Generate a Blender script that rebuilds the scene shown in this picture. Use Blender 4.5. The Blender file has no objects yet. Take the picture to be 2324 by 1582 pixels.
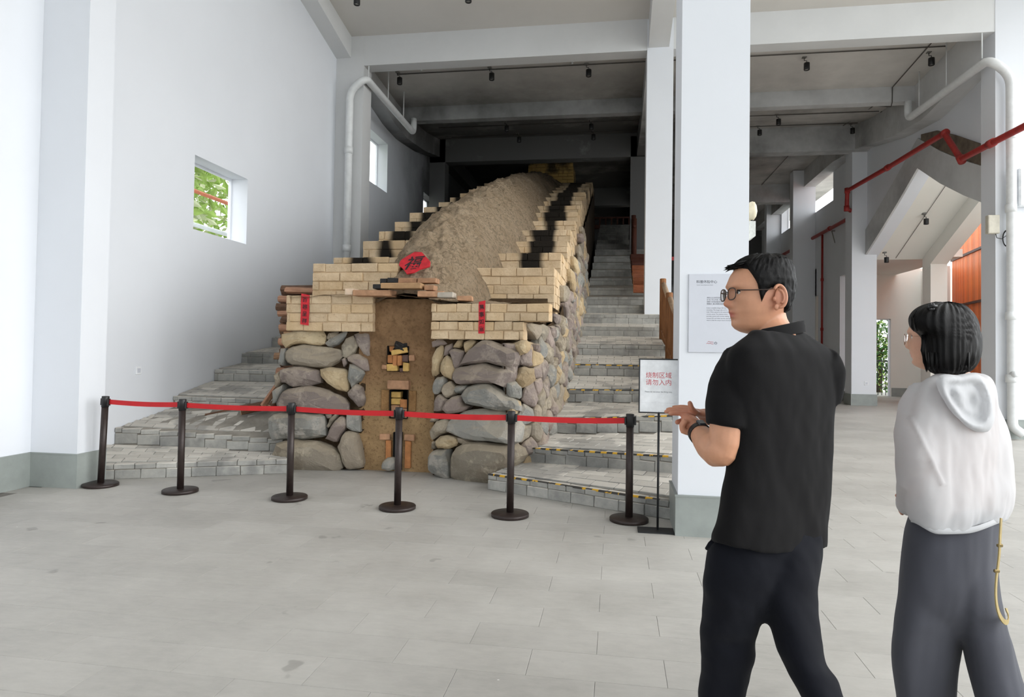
import bpy, bmesh, math, random
import numpy as np
from mathutils import Vector, Matrix, noise as mnoise

R = random.Random(7)
scene = bpy.context.scene
COL = scene.collection

# ------------------------------------------------------------------ camera
F_PX, CX, CY, CAM_H = 1500.0, 1162.0, 791.0, 1.45
ROLL, PITCH, YH = 0.015, 0.022, 793.0
YAW = math.atan((1396 - 1162) / F_PX)
_f = np.array([-math.sin(YAW) * math.cos(PITCH), math.cos(YAW) * math.cos(PITCH), math.sin(PITCH)])
_r0 = np.array([math.cos(YAW), math.sin(YAW), 0.0])
_u0 = np.cross(_r0, _f)
_R = math.cos(ROLL) * _r0 + math.sin(ROLL) * _u0
_U = -math.sin(ROLL) * _r0 + math.cos(ROLL) * _u0
PY = YH - F_PX * math.tan(PITCH)
CAM = np.array([0.0, 0.0, CAM_H])
cd = bpy.data.cameras.new('camera')
cd.sensor_fit = 'HORIZONTAL'
cd.sensor_width = 36.0
cd.lens = F_PX / 2324.0 * 36.0
cd.shift_y = (PY - CY) / 2324.0
cd.clip_start = 0.05
cd.clip_end = 300
cam = bpy.data.objects.new('camera', cd)
COL.objects.link(cam)
cam.matrix_world = Matrix(((_R[0], _U[0], -_f[0], 0), (_R[1], _U[1], -_f[1], 0), (_R[2], _U[2], -_f[2], CAM_H), (0, 0, 0, 1)))
scene.camera = cam

# ------------------------------------------------------------------ sky, light, exposure
w = bpy.data.worlds.new('overcast_sky')
scene.world = w
w.use_nodes = True
nt = w.node_tree
bg = nt.nodes['Background']
bg.inputs[0].default_value = (0.93, 0.97, 1.0, 1)
bg.inputs[1].default_value = 2.55
vs = scene.view_settings
vs.view_transform = 'Standard'
vs.look = 'None'
vs.gamma = 1.0
vs.use_curve_mapping = False
vs.exposure = 0.31
SUN = bpy.data.lights.new('sun', 'SUN')
SUN.energy = 1.6                                  # veiled sun, low on the open right-hand side
SUN.angle = math.radians(55)
SUN.color = (1.0, 0.985, 0.96)
so = bpy.data.objects.new('sun', SUN)
COL.objects.link(so)
so.rotation_euler = Vector((-math.cos(0.38) * 0.995, math.cos(0.38) * 0.10, -math.sin(0.38))).to_track_quat('-Z', 'Y').to_euler()

# ------------------------------------------------------------------ measuring helpers (camera pixel + a real plane -> a point)
def ray(px, py):
    return _f + _R * (px - CX) / F_PX - _U * (py - PY) / F_PX
def on(px, py, axis, val):
    d = ray(px, py)
    return CAM + d * ((val - CAM[axis]) / d[axis])
def onplane(px, py, p0, n):
    d = ray(px, py); n = np.array(n, float)
    return CAM + d * (np.dot(np.array(p0, float) - CAM, n) / np.dot(d, n))
def lerp(a, b, t): return a + (b - a) * t
def interp(tab, x): return float(np.interp(x, [t[0] for t in tab], [t[1] for t in tab]))
def sstep(a, b, x):
    t = min(1, max(0, (x - a) / (b - a))); return t * t * (3 - 2 * t)
def fbm(p, s=1.0, o=4): return mnoise.fractal(Vector(p) * s, 1.0, 2.0, o)

# ------------------------------------------------------------------ materials
MATS = {}
def lin(c): return tuple(((v / 255.0) / 12.92 if v / 255.0 <= 0.04045 else ((v / 255.0 + 0.055) / 1.055) ** 2.4) for v in c)
class NT:
    def __init__(s, name):
        s.m = bpy.data.materials.new(name); s.m.use_nodes = True
        s.t = s.m.node_tree; s.b = s.t.nodes['Principled BSDF']; s.out = s.t.nodes['Material Output']
    def n(s, kind, **kw):
        o = s.t.nodes.new(kind)
        for k, v in kw.items(): setattr(o, k, v)
        return o
    def l(s, a, b): s.t.links.new(a, b)
    def setin(s, sock, v):
        if hasattr(v, 'is_linked'): s.l(v, sock)
        else: sock.default_value = v
    def math(s, op, a, b=0.0, c=0.0):
        o = s.n('ShaderNodeMath', operation=op)
        s.setin(o.inputs[0], a); s.setin(o.inputs[1], b); s.setin(o.inputs[2], c)
        return o.outputs[0]
    def mix(s, fac, a, b):
        o = s.n('ShaderNodeMix', data_type='RGBA')
        s.setin(o.inputs[0], fac)
        for i, v in ((6, a), (7, b)):
            if hasattr(v, 'is_linked'): s.l(v, o.inputs[i])
            else: o.inputs[i].default_value = (*v[:3], 1)
        return o.outputs[2]
    def noise(s, scale, detail=6, rough=0.6, coord='pos', stretch=None):
        c = s.coord(coord)
        if stretch:
            mp = s.n('ShaderNodeMapping'); mp.inputs['Scale'].default_value = stretch
            s.l(c, mp.inputs[0]); c = mp.outputs[0]
        o = s.n('ShaderNodeTexNoise'); o.inputs['Scale'].default_value = scale
        o.inputs['Detail'].default_value = detail; o.inputs['Roughness'].default_value = rough
        s.l(c, o.inputs['Vector'])
        return s.lramp(o.outputs['Fac'], 0.28, 0.72)
    def lramp(s, fac, a, b):
        o = s.n('ShaderNodeMapRange'); s.setin(o.inputs[0], fac); o.inputs[1].default_value = a; o.inputs[2].default_value = b
        return o.outputs[0]
    def coord(s, kind):
        if kind == 'pos':
            return s.n('ShaderNodeNewGeometry').outputs['Position']
        return s.n('ShaderNodeTexCoord').outputs[{'obj': 'Object', 'gen': 'Generated', 'uv': 'UV'}[kind]]
    def xyz(s):
        o = s.n('ShaderNodeSeparateXYZ'); s.l(s.coord('pos'), o.inputs[0]); return o.outputs
    def ramp(s, fac, a, b):
        o = s.n('ShaderNodeMapRange', interpolation_type='SMOOTHSTEP')
        s.setin(o.inputs[0], fac); o.inputs[1].default_value = a; o.inputs[2].default_value = b
        return o.outputs[0]
    def rnd(s):
        a = s.n('ShaderNodeObjectInfo').outputs['Random']; b = s.n('ShaderNodeNewGeometry').outputs['Random Per Island']
        return s.math('FRACT', s.math('ADD', a, b))
    def bump(s, h, strength=0.3, dist=0.01, normal=None):
        o = s.n('ShaderNodeBump'); o.inputs['Strength'].default_value = strength; o.inputs['Distance'].default_value = dist
        s.l(h, o.inputs['Height'])
        if normal is not None: s.l(normal, o.inputs['Normal'])
        s.l(o.outputs[0], s.b.inputs['Normal']); return o.outputs[0]
    def base(s, v):
        if hasattr(v, 'is_linked'): s.l(v, s.b.inputs['Base Color'])
        else: s.b.inputs['Base Color'].default_value = (*v[:3], 1)
def simple(name, rgb, rough=0.6, metal=0.0, var=0.08, scale=8.0, bump=0.1, bscale=40.0, stretch=None, coord='pos', rvar=0.0, spec=0.5, bdist=0.004):
    if name in MATS: return MATS[name]
    t = NT(name); c = lin(rgb)
    n1 = t.noise(scale, stretch=stretch, coord=coord)
    dark = tuple(v * (1 - 2.2 * var) for v in c); light = tuple(min(1, v * (1 + 1.6 * var)) for v in c)
    col = t.mix(n1, dark, light)
    if rvar:
        r = t.rnd(); col = t.mix(r, tuple(0.5 for _ in c), col) if False else col
        h = t.n('ShaderNodeHueSaturation'); t.l(col, h.inputs['Color'])
        t.l(t.math('ADD', 1 - rvar, t.math('MULTIPLY', r, 2 * rvar)), h.inputs['Value']); col = h.outputs[0]
    t.base(col); t.b.inputs['Roughness'].default_value = rough; t.b.inputs['Metallic'].default_value = metal
    t.b.inputs['Specular IOR Level'].default_value = spec
    if bump: t.bump(t.noise(bscale, coord=coord, stretch=stretch), bump, bdist)
    MATS[name] = t.m
    return t.m
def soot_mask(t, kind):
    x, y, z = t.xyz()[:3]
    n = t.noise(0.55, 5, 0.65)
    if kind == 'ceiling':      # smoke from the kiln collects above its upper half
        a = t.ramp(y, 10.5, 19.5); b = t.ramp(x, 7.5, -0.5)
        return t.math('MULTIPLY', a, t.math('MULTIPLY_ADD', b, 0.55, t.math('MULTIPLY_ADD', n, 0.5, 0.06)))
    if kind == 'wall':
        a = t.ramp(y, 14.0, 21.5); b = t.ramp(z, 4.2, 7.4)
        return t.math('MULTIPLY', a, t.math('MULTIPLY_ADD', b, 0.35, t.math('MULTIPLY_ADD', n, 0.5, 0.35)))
def paint(name, rgb, soot=None, rough=0.75, dark=(0.045, 0.043, 0.041), smax=0.92):
    t = NT(name); c = lin(rgb)
    col = t.mix(t.noise(0.7, 4), tuple(v * 0.96 for v in c), c)
    if soot:
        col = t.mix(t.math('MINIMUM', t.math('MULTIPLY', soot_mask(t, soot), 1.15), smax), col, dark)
    t.base(col); t.b.inputs['Roughness'].default_value = rough; t.b.inputs['Specular IOR Level'].default_value = 0.25
    t.bump(t.noise(35), 0.06, 0.003)
    MATS[name] = t.m; return t.m
M_WALL = paint('white_paint', (228, 231, 236))
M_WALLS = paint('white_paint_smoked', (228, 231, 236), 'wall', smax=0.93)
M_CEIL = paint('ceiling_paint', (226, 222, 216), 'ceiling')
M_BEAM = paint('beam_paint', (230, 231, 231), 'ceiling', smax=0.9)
M_ANNEX = paint('annex_paint', (236, 234, 226))
M_DADO = simple('grey_stone_dado', (150, 156, 152), 0.45, var=0.10, scale=2.2, bump=0.05)
M_GROUND = simple('outside_paving', (172, 172, 166), 0.9, var=0.1, scale=1.0)

def mat_floor(name):
    t = NT(name)
    r = t.rnd()
    n1 = t.noise(1.1, 7, 0.65); n2 = t.noise(9, 6, 0.7, stretch=(1, 2.5, 1)); n3 = t.noise(0.38, 4)
    col = t.mix(n1, lin((158, 155, 149)), lin((188, 185, 179)))
    col = t.mix(t.math('MULTIPLY', n2, 0.35), col, lin((204, 200, 193)))
    x, y, z = t.xyz()[:3]
    left = t.math('MULTIPLY', t.ramp(x, -1.5, -6.0), t.ramp(n3, 0.2, 0.9))      # worn darker patches towards the left wall
    col = t.mix(t.math('MULTIPLY', left, 0.45), col, lin((118, 114, 107)))
    st = t.ramp(t.noise(3.0, 3, 0.5), 0.92, 1.0)
    col = t.mix(t.math('MULTIPLY', st, 0.35), col, lin((100, 96, 90)))
    v = t.n('ShaderNodeTexVoronoi'); v.inputs['Scale'].default_value = 3.2; t.l(t.coord('pos'), v.inputs['Vector'])
    sp = t.ramp(v.outputs['Distance'], 0.022, 0.012)                                # spots of dropped plaster
    spm = t.math('MULTIPLY', sp, t.math('GREATER_THAN', t.noise(0.9, 2), 0.52))
    col = t.mix(t.math('MULTIPLY', spm, 0.8), col, lin((225, 224, 220)))
    h = t.n('ShaderNodeHueSaturation'); t.l(col, h.inputs['Color'])
    t.l(t.math('MULTIPLY_ADD', r, 0.07, 0.965), h.inputs['Value'])
    t.base(h.outputs[0]); t.l(t.math('MULTIPLY_ADD', n1, 0.2, 0.42), t.b.inputs['Roughness'])
    t.b.inputs['Specular IOR Level'].default_value = 0.35
    t.bump(n2, 0.05, 0.002)
    return t.m
M_TILE = mat_floor('floor_tile_stone')
M_GROUT = simple('tile_joint', (120, 116, 110), 0.9)

def mat_adobe(name, dustdark=0.0):
    t = NT(name); r = t.rnd()
    x, y, z = t.xyz()[:3]
    n1 = t.noise(5, 6, 0.7); n2 = t.noise(45, 5, 0.7)
    col = t.mix(n1, lin((200, 172, 136)), lin((236, 213, 180)))
    col = t.mix(t.math('MULTIPLY', t.ramp(r, 0.55, 1.0), 0.5), col, lin((202, 172, 130)))
    col = t.mix(t.math('MULTIPLY', t.ramp(n2, 0.70, 0.95), 0.5), col, lin((132, 102, 68)))
    h = t.n('ShaderNodeHueSaturation'); t.l(col, h.inputs['Color'])
    t.l(t.math('MULTIPLY_ADD', r, 0.22, 0.86), h.inputs['Value']); col = h.outputs[0]
    # stoke-hole soot: one black patch on the face of every step
    nn = t.noise(1.5, 2, 0.4)
    def patch(x0, w):
        d = t.math('ABSOLUTE', t.math('SUBTRACT', x, x0))
        return t.ramp(t.math('ADD', d, t.math('MULTIPLY', nn, 0.20)), w + 0.24, w + 0.10)
    # the two rows of stoke holes run slightly inward up the slope
    pr = patch(t.math('MULTIPLY_ADD', y, -0.004, -1.22), 0.13)
    pl = patch(t.math('MULTIPLY_ADD', y, 0.0, -3.36), 0.085)
    pm = t.math('MAXIMUM', t.math('MULTIPLY', pr, t.math('GREATER_THAN', y, 9.4)), t.math('MULTIPLY', pl, t.math('GREATER_THAN', y, 8.05)))
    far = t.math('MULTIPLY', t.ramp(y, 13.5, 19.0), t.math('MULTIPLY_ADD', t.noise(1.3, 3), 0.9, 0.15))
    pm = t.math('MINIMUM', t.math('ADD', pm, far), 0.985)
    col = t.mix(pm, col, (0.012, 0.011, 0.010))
    t.base(col); t.b.inputs['Roughness'].default_value = 0.95; t.b.inputs['Specular IOR Level'].default_value = 0.1
    t.bump(t.noise(30, 6, 0.75), 0.55, 0.012)
    return t.m
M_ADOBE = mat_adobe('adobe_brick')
def mat_clay(name, c0, c1, strong=0.9, stretch=None):
    t = NT(name)
    n1 = t.noise(3.2, 7, 0.72); n2 = t.noise(22, 7, 0.8, stretch=stretch); n3 = t.noise(75, 4, 0.7)
    x, y, z = t.xyz()[:3]
    col = t.mix(n1, lin(c0), lin(c1))
    col = t.mix(t.math('MULTIPLY', t.ramp(n2, 0.62, 0.95), 0.6), col, tuple(v * 0.42 for v in lin(c0)))
    col = t.mix(t.math('MULTIPLY', t.ramp(n3, 0.65, 0.95), 0.35), col, tuple(min(1, v * 1.3) for v in lin(c1)))
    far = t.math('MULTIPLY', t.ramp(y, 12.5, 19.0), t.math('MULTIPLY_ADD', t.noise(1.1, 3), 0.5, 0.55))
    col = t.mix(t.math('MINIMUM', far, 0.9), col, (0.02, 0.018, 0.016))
    t.base(col); t.b.inputs['Roughness'].default_value = 0.97; t.b.inputs['Specular IOR Level'].default_value = 0.08
    vo = t.n('ShaderNodeTexVoronoi', feature='F1'); vo.inputs['Scale'].default_value = 24; vo.inputs['Randomness'].default_value = 1.0
    wv = t.n('ShaderNodeMix', data_type='VECTOR'); wv.inputs[0].default_value = 0.14
    nz = t.n('ShaderNodeTexNoise'); nz.inputs['Scale'].default_value = 9; t.l(t.coord('pos'), nz.inputs['Vector'])
    t.l(t.coord('pos'), wv.inputs[4]); t.l(nz.outputs['Color'], wv.inputs[5]); t.l(wv.outputs[1], vo.inputs['Vector'])
    clod = t.lramp(vo.outputs['Distance'], 0.0, 0.75)
    col2 = t.mix(t.math('MULTIPLY', t.ramp(clod, 0.7, 1.0), 0.4 * min(1, strong)), t.b.inputs['Base Color'].links[0].from_socket, tuple(v * 0.38 for v in lin(c0)))
    t.base(col2)
    h = t.math('ADD', t.math('ADD', n2, t.math('MULTIPLY', n3, 0.5)), t.math('MULTIPLY', clod, -0.9))
    t.bump(h, strong, 0.045)
    return t.m
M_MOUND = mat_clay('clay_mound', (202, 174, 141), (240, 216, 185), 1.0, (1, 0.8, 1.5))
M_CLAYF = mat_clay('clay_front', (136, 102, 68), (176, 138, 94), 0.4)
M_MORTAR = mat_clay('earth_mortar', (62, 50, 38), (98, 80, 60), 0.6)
M_DARK = simple('void_black', (14, 12, 11), 0.95, bump=0)  # near-black lining inside the mouth openings
def mat_stone(name, cols):
    t = NT(name); r = t.rnd()
    n1 = t.noise(4.2, 7, 0.7); n2 = t.noise(1.4, 5, 0.6)
    col = t.mix(r, lin(cols[0]), lin(cols[1]))
    col = t.mix(t.ramp(n2, 0.4, 0.8), col, lin(cols[2]))
    col = t.mix(t.math('MULTIPLY', t.ramp(n1, 0.5, 0.75), 0.55), col, lin(cols[3]))
    x, y, z = t.xyz()[:3]
    up = t.n('ShaderNodeSeparateXYZ'); t.l(t.n('ShaderNodeNewGeometry').outputs['Normal'], up.inputs[0])
    dust = t.math('MULTIPLY', t.ramp(up.outputs[2], 0.1, 0.7), 0.42)                # settled kiln dust
    col = t.mix(dust, col, lin((196, 180, 154)))
    t.base(col); t.b.inputs['Roughness'].default_value = 0.92; t.b.inputs['Specular IOR Level'].default_value = 0.15
    t.bump(t.noise(22, 8, 0.8), 0.8, 0.02)
    return t.m
M_STONE = [mat_stone('grey_brown_stone', [(162, 153, 138), (187, 172, 153), (155, 143, 126), (214, 202, 179)]),
           mat_stone('violet_grey_stone', [(155, 142, 135), (179, 162, 153), (145, 133, 126), (204, 189, 175)]),
           mat_stone('tan_stone', [(202, 177, 141), (216, 192, 153), (181, 160, 128), (238, 219, 181)]),
           mat_stone('blue_grey_stone', [(158, 158, 153), (181, 179, 171), (145, 143, 136), (214, 206, 194)])]
def mat_pave(name):
    t = NT(name); r = t.rnd(); x, y, z = t.xyz()[:3]
    n1 = t.noise(6, 6, 0.7); n2 = t.noise(1.4, 4)
    col = t.mix(n1, lin((150, 150, 146)), lin((186, 184, 177)))
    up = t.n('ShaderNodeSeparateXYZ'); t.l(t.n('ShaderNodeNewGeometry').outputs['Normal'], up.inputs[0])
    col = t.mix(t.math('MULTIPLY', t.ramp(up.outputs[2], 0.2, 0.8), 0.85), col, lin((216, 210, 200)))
    col = t.mix(t.math('MULTIPLY', t.ramp(n2, 0.55, 0.75), 0.4), col, lin((84, 86, 88)))
    h = t.n('ShaderNodeHueSaturation'); t.l(col, h.inputs['Color'])
    t.l(t.math('MULTIPLY_ADD', r, 0.26, 0.84), h.inputs['Value']); col = h.outputs[0]
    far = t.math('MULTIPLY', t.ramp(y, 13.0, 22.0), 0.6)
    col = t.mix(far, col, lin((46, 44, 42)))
    t.base(col); t.b.inputs['Roughness'].default_value = 0.88; t.b.inputs['Specular IOR Level'].default_value = 0.2
    t.bump(t.noise(30, 6), 0.25, 0.006)
    return t.m
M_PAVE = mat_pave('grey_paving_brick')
M_JOINT = simple('paving_joint', (150, 144, 134), 0.95, var=0.15, scale=5)
M_BROWNMETAL = simple('dark_brown_metal', (52, 42, 39), 0.42, 0.3, var=0.12, scale=30, bump=0.03)
M_BLACKPL = simple('black_plastic', (24, 24, 25), 0.45)
M_BLACKMETAL = simple('black_metal', (34, 36, 38), 0.5, 0.2)
M_BELT = simple('red_belt', (196, 18, 26), 0.6, var=0.05, bscale=300, bump=0.1)
M_REDPAPER = simple('red_paper', (206, 36, 48), 0.7, var=0.14, scale=14)
M_INK = simple('black_ink', (38, 32, 34), 0.7, bump=0)
M_WHITEPL = simple('white_pvc', (226, 228, 228), 0.4, var=0.04)
M_REDPIPE = simple('red_pipe_paint', (158, 42, 38), 0.5, var=0.12, scale=10)
M_SIGN = simple('white_sign_sheet', (232, 234, 236), 0.4, bump=0)
M_PANEL = simple('pale_grey_panel', (206, 209, 217), 0.4, var=0.01, bump=0)
M_SIGNRED = simple('sign_red_print', (200, 70, 78), 0.6, bump=0)
M_SIGNGREY = simple('sign_grey_print', (92, 96, 104), 0.6, bump=0)
M_LOGORED = simple('logo_red_print', (176, 40, 48), 0.6, bump=0)
M_FAINT = simple('faint_print', (206, 206, 210), 0.6, bump=0)
def mat_wood(name, a, b, scale=6, rough=0.7, stretch=(6, 6, 0.6), coord='obj', far=False):
    t = NT(name); r = t.rnd()
    n = t.noise(scale, 8, 0.7, coord=coord, stretch=stretch)
    col = t.mix(n, lin(a), lin(b))
    h = t.n('ShaderNodeHueSaturation'); t.l(col, h.inputs['Color']); t.l(t.math('MULTIPLY_ADD', r, 0.3, 0.82), h.inputs['Value'])
    t.base(h.outputs[0]); t.b.inputs['Roughness'].default_value = rough; t.b.inputs['Specular IOR Level'].default_value = 0.3
    t.bump(n, 0.35, 0.006); return t.m
M_RAILW = mat_wood('fir_railing', (110, 68, 40), (164, 116, 76))
M_RAILP = mat_wood('pale_rail_wood', (150, 124, 100), (190, 166, 140), stretch=(6, 0.6, 6))
M_DARKW = mat_wood('dark_red_wood', (58, 28, 20), (88, 48, 34))
M_BARK = mat_wood('split_firewood', (106, 74, 56), (196, 158, 122), 7, stretch=(0.8, 6, 6))
M_BARK2 = mat_wood('bark', (72, 52, 40), (132, 100, 78), 9, stretch=(1.5, 5, 5))
M_ORANGE = mat_wood('orange_larch', (206, 84, 30), (252, 150, 78), 5, 0.45, stretch=(8, 8, 0.5))
M_FIREBRICK = simple('pink_firebrick', (178, 136, 104), 0.9, var=0.14, scale=12, bump=0.3, rvar=0.14)
M_YELBRICK = simple('yellow_firebrick', (206, 168, 98), 0.9, var=0.12, scale=14, bump=0.3)
M_PURBRICK = simple('purple_brick', (108, 84, 76), 0.9, var=0.15, scale=14, bump=0.3)
M_ORABRICK = simple('orange_brick', (184, 124, 76), 0.9, var=0.12, scale=14, bump=0.3)
M_CHAR = simple('charred_black', (26, 24, 24), 0.6, var=0.3, scale=30, bump=0.6)
M_GLASS = NT('spectacle_glass')
M_GLASS.b.inputs['Transmission Weight'].default_value = 1.0
M_GLASS.b.inputs['Roughness'].default_value = 0.0
M_GLASS.b.inputs['IOR'].default_value = 1.08
M_GLASS = M_GLASS.m

# ------------------------------------------------------------------ mesh building
class MB:
    def __init__(s): s.v = []; s.f = []; s.m = []; s.sm = []
    def add(s, vs_, fs, mi=0, smooth=False):
        o = len(s.v); s.v += [tuple(map(float, p)) for p in vs_]
        for f in fs: s.f.append(tuple(i + o for i in f)); s.m.append(mi); s.sm.append(smooth)
        return s
    def box(s, lo, hi, mi=0):
        x0, y0, z0 = lo; x1, y1, z1 = hi
        return s.add([(x0, y0, z0), (x1, y0, z0), (x1, y1, z0), (x0, y1, z0), (x0, y0, z1), (x1, y0, z1), (x1, y1, z1), (x0, y1, z1)],
                     [(0, 3, 2, 1), (4, 5, 6, 7), (0, 1, 5, 4), (1, 2, 6, 5), (2, 3, 7, 6), (3, 0, 4, 7)], mi)
    def cbox(s, c, d, mi=0, ax=None, bev=0.0):
        """box at centre c, full sizes d, axes ax; optional chamfer"""
        c = np.array(c, float); ax = np.eye(3) if ax is None else np.array(ax, float)
        hx, hy, hz = d[0] / 2, d[1] / 2, d[2] / 2
        if bev <= 0:
            P = [(-hx, -hy, -hz), (hx, -hy, -hz), (hx, hy, -hz), (-hx, hy, -hz), (-hx, -hy, hz), (hx, -hy, hz), (hx, hy, hz), (-hx, hy, hz)]
            Fs = [(0, 3, 2, 1), (4, 5, 6, 7), (0, 1, 5, 4), (1, 2, 6, 5), (2, 3, 7, 6), (3, 0, 4, 7)]
        else:
            P = []; b = bev
            for sx in (-1, 1):
                for sy in (-1, 1):
                    for sz in (-1, 1):
                        P += [(sx * hx, sy * (hy - b), sz * (hz - b)), (sx * (hx - b), sy * hy, sz * (hz - b)), (sx * (hx - b), sy * (hy - b), sz * hz)]
            def I(sx, sy, sz, k): return (((sx > 0) * 2 + (sy > 0)) * 2 + (sz > 0)) * 3 + k
            Fs = []
            for sg in (-1, 1):
                q = [I(sg, -1, -1, 0), I(sg, 1, -1, 0), I(sg, 1, 1, 0), I(sg, -1, 1, 0)]; Fs.append(q if sg > 0 else q[::-1])
                q = [I(-1, sg, -1, 1), I(-1, sg, 1, 1), I(1, sg, 1, 1), I(1, sg, -1, 1)]; Fs.append(q if sg > 0 else q[::-1])
                q = [I(-1, -1, sg, 2), I(1, -1, sg, 2), I(1, 1, sg, 2), I(-1, 1, sg, 2)]; Fs.append(q if sg > 0 else q[::-1])
            for a in (-1, 1):
                for b_ in (-1, 1):
                    Fs.append((I(a, b_, -1, 0), I(a, b_, -1, 1), I(a, b_, 1, 1), I(a, b_, 1, 0)))
                    Fs.append((I(a, -1, b_, 0), I(a, -1, b_, 2), I(a, 1, b_, 2), I(a, 1, b_, 0)))
                    Fs.append((I(-1, a, b_, 1), I(-1, a, b_, 2), I(1, a, b_, 2), I(1, a, b_, 1)))
                    for c_ in (-1, 1): Fs.append((I(a, b_, c_, 0), I(a, b_, c_, 1), I(a, b_, c_, 2)))
        P = [c + ax.T @ np.array(p) for p in P]
        return s.add(P, Fs, mi)
    def rings(s, rg, mi=0, smooth=True, cap=True, closed=True):
        n = len(rg[0]); o = len(s.v); V = [p for r_ in rg for p in r_]; Fs = []
        for i in range(len(rg) - 1):
            for j in range(n if closed else n - 1):
                k = (j + 1) % n; Fs.append((i * n + j, i * n + k, (i + 1) * n + k, (i + 1) * n + j))
        s.add(V, Fs, mi, smooth)
        if cap:
            for i, rev in ((0, True), (len(rg) - 1, False)):
                c = len(s.v); s.v.append(tuple(np.mean(np.array(rg[i]), axis=0)))
                for j in range(n):
                    k = (j + 1) % n; a, b = o + i * n + j, o + i * n + k
                    s.f.append((c, b, a) if rev else (c, a, b)); s.m.append(mi); s.sm.append(smooth)
        return s
    def tube(s, pts, rad, n=12, mi=0, cap=True, smooth=True):
        pts = [np.array(p, float) for p in pts]; rg = []; u = None
        for i, p in enumerate(pts):
            d = pts[min(i + 1, len(pts) - 1)] - pts[max(i - 1, 0)]; d /= (np.linalg.norm(d) + 1e-9)
            if u is None:
                u = np.cross(d, (0, 0, 1.0)) if abs(d[2]) < 0.9 else np.cross(d, (1.0, 0, 0))
            u = u - d * np.dot(u, d); u /= (np.linalg.norm(u) + 1e-9); v = np.cross(d, u)
            r_ = rad[i] if hasattr(rad, '__len__') else rad
            rg.append([p + r_ * (math.cos(2 * math.pi * k / n) * u + math.sin(2 * math.pi * k / n) * v) for k in range(n)])
        return s.rings(rg, mi, smooth, cap)
    def lathe(s, prof, c=(0, 0, 0), n=32, mi=0, smooth=True):
        c = np.array(c, float)
        rg = [[c + (r_ * math.cos(2 * math.pi * k / n), r_ * math.sin(2 * math.pi * k / n), z) for k in range(n)] for r_, z in prof]
        return s.rings(rg, mi, smooth, True)
    def ellipsoid(s, c, r_, n=16, m=10, mi=0, ax=None):
        ax = np.eye(3) if ax is None else np.array(ax, float); c = np.array(c, float); rg = []
        for i in range(m + 1):
            ph = math.pi * (i / m - 0.5); ph = max(-1.53, min(1.53, ph))
            rg.append([c + ax.T @ np.array((r_[0] * math.cos(ph) * math.cos(2 * math.pi * k / n), r_[1] * math.cos(ph) * math.sin(2 * math.pi * k / n), r_[2] * math.sin(ph))) for k in range(n)])
        return s.rings(rg, mi, True, True)
    def mesh(s, name='mesh', mats=None):
        me = bpy.data.meshes.new(name); me.from_pydata(s.v, [], s.f)
        if s.f:
            me.polygons.foreach_set('material_index', s.m); me.polygons.foreach_set('use_smooth', s.sm)
        for m_ in (mats if isinstance(mats, (list, tuple)) else [mats]):
            if m_ is not None: me.materials.append(m_)
        me.update(); return me
    def build(s, name, mats=None, parent=None, **kw): return obj(name, s.mesh(name, mats), parent, **kw)
def obj(name, me, parent=None, label=None, cat=None, group=None, kind=None, loc=None):
    o = bpy.data.objects.new(name, me); COL.objects.link(o)
    if parent is not None: o.parent = parent
    if loc is not None: o.location = loc
    for k, v in (('label', label), ('category', cat), ('group', group), ('kind', kind)):
        if v: o[k] = v
    return o
def empty(name, loc=(0, 0, 0), label=None, cat=None, group=None, kind=None, rz=0):
    o = bpy.data.objects.new(name, None); COL.objects.link(o); o.location = loc; o.rotation_euler = (0, 0, rz); o.empty_display_size = 0.1
    for k, v in (('label', label), ('category', cat), ('group', group), ('kind', kind)):
        if v: o[k] = v
    return o
def copy_tree(o, parent=None):
    c = o.copy(); COL.objects.link(c); c.parent = parent
    for ch in [q for q in bpy.data.objects if q.parent == o]: copy_tree(ch, c)
    return c
def local(root, mb):
    """world coordinates -> the frame of a root that is only translated"""
    l = root.location; mb.v = [(x - l[0], y - l[1], z - l[2]) for x, y, z in mb.v]; return mb
def struct(name, mb, mats, parent=None): return mb.build(name, mats, parent, kind='structure')

def slab_with_holes(u0, u1, v0, v1, holes, place, thick_axis, t0, t1, mb=None, du=None):
    """a wall between t0 and t1 with real rectangular openings; place(u,v,t)->xyz"""
    mb = mb or MB()
    us = sorted({u0, u1, *[h[0] for h in holes], *[h[1] for h in holes]}); vs_ = sorted({v0, v1, *[h[2] for h in holes], *[h[3] for h in holes]})
    for i in range(len(us) - 1):
        for j in range(len(vs_) - 1):
            a, b, c, d = us[i], us[i + 1], vs_[j], vs_[j + 1]
            if any(h[0] <= a + 1e-6 and h[1] >= b - 1e-6 and h[2] <= c + 1e-6 and h[3] >= d - 1e-6 for h in holes): continue
            P = [place(u, v, t) for t in (t0, t1) for u, v in ((a, c), (b, c), (b, d), (a, d))]
            mb.add(P, [(0, 1, 2, 3), (7, 6, 5, 4), (0, 4, 5, 1), (1, 5, 6, 2), (2, 6, 7, 3), (3, 7, 4, 0)])
    return mb

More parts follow.
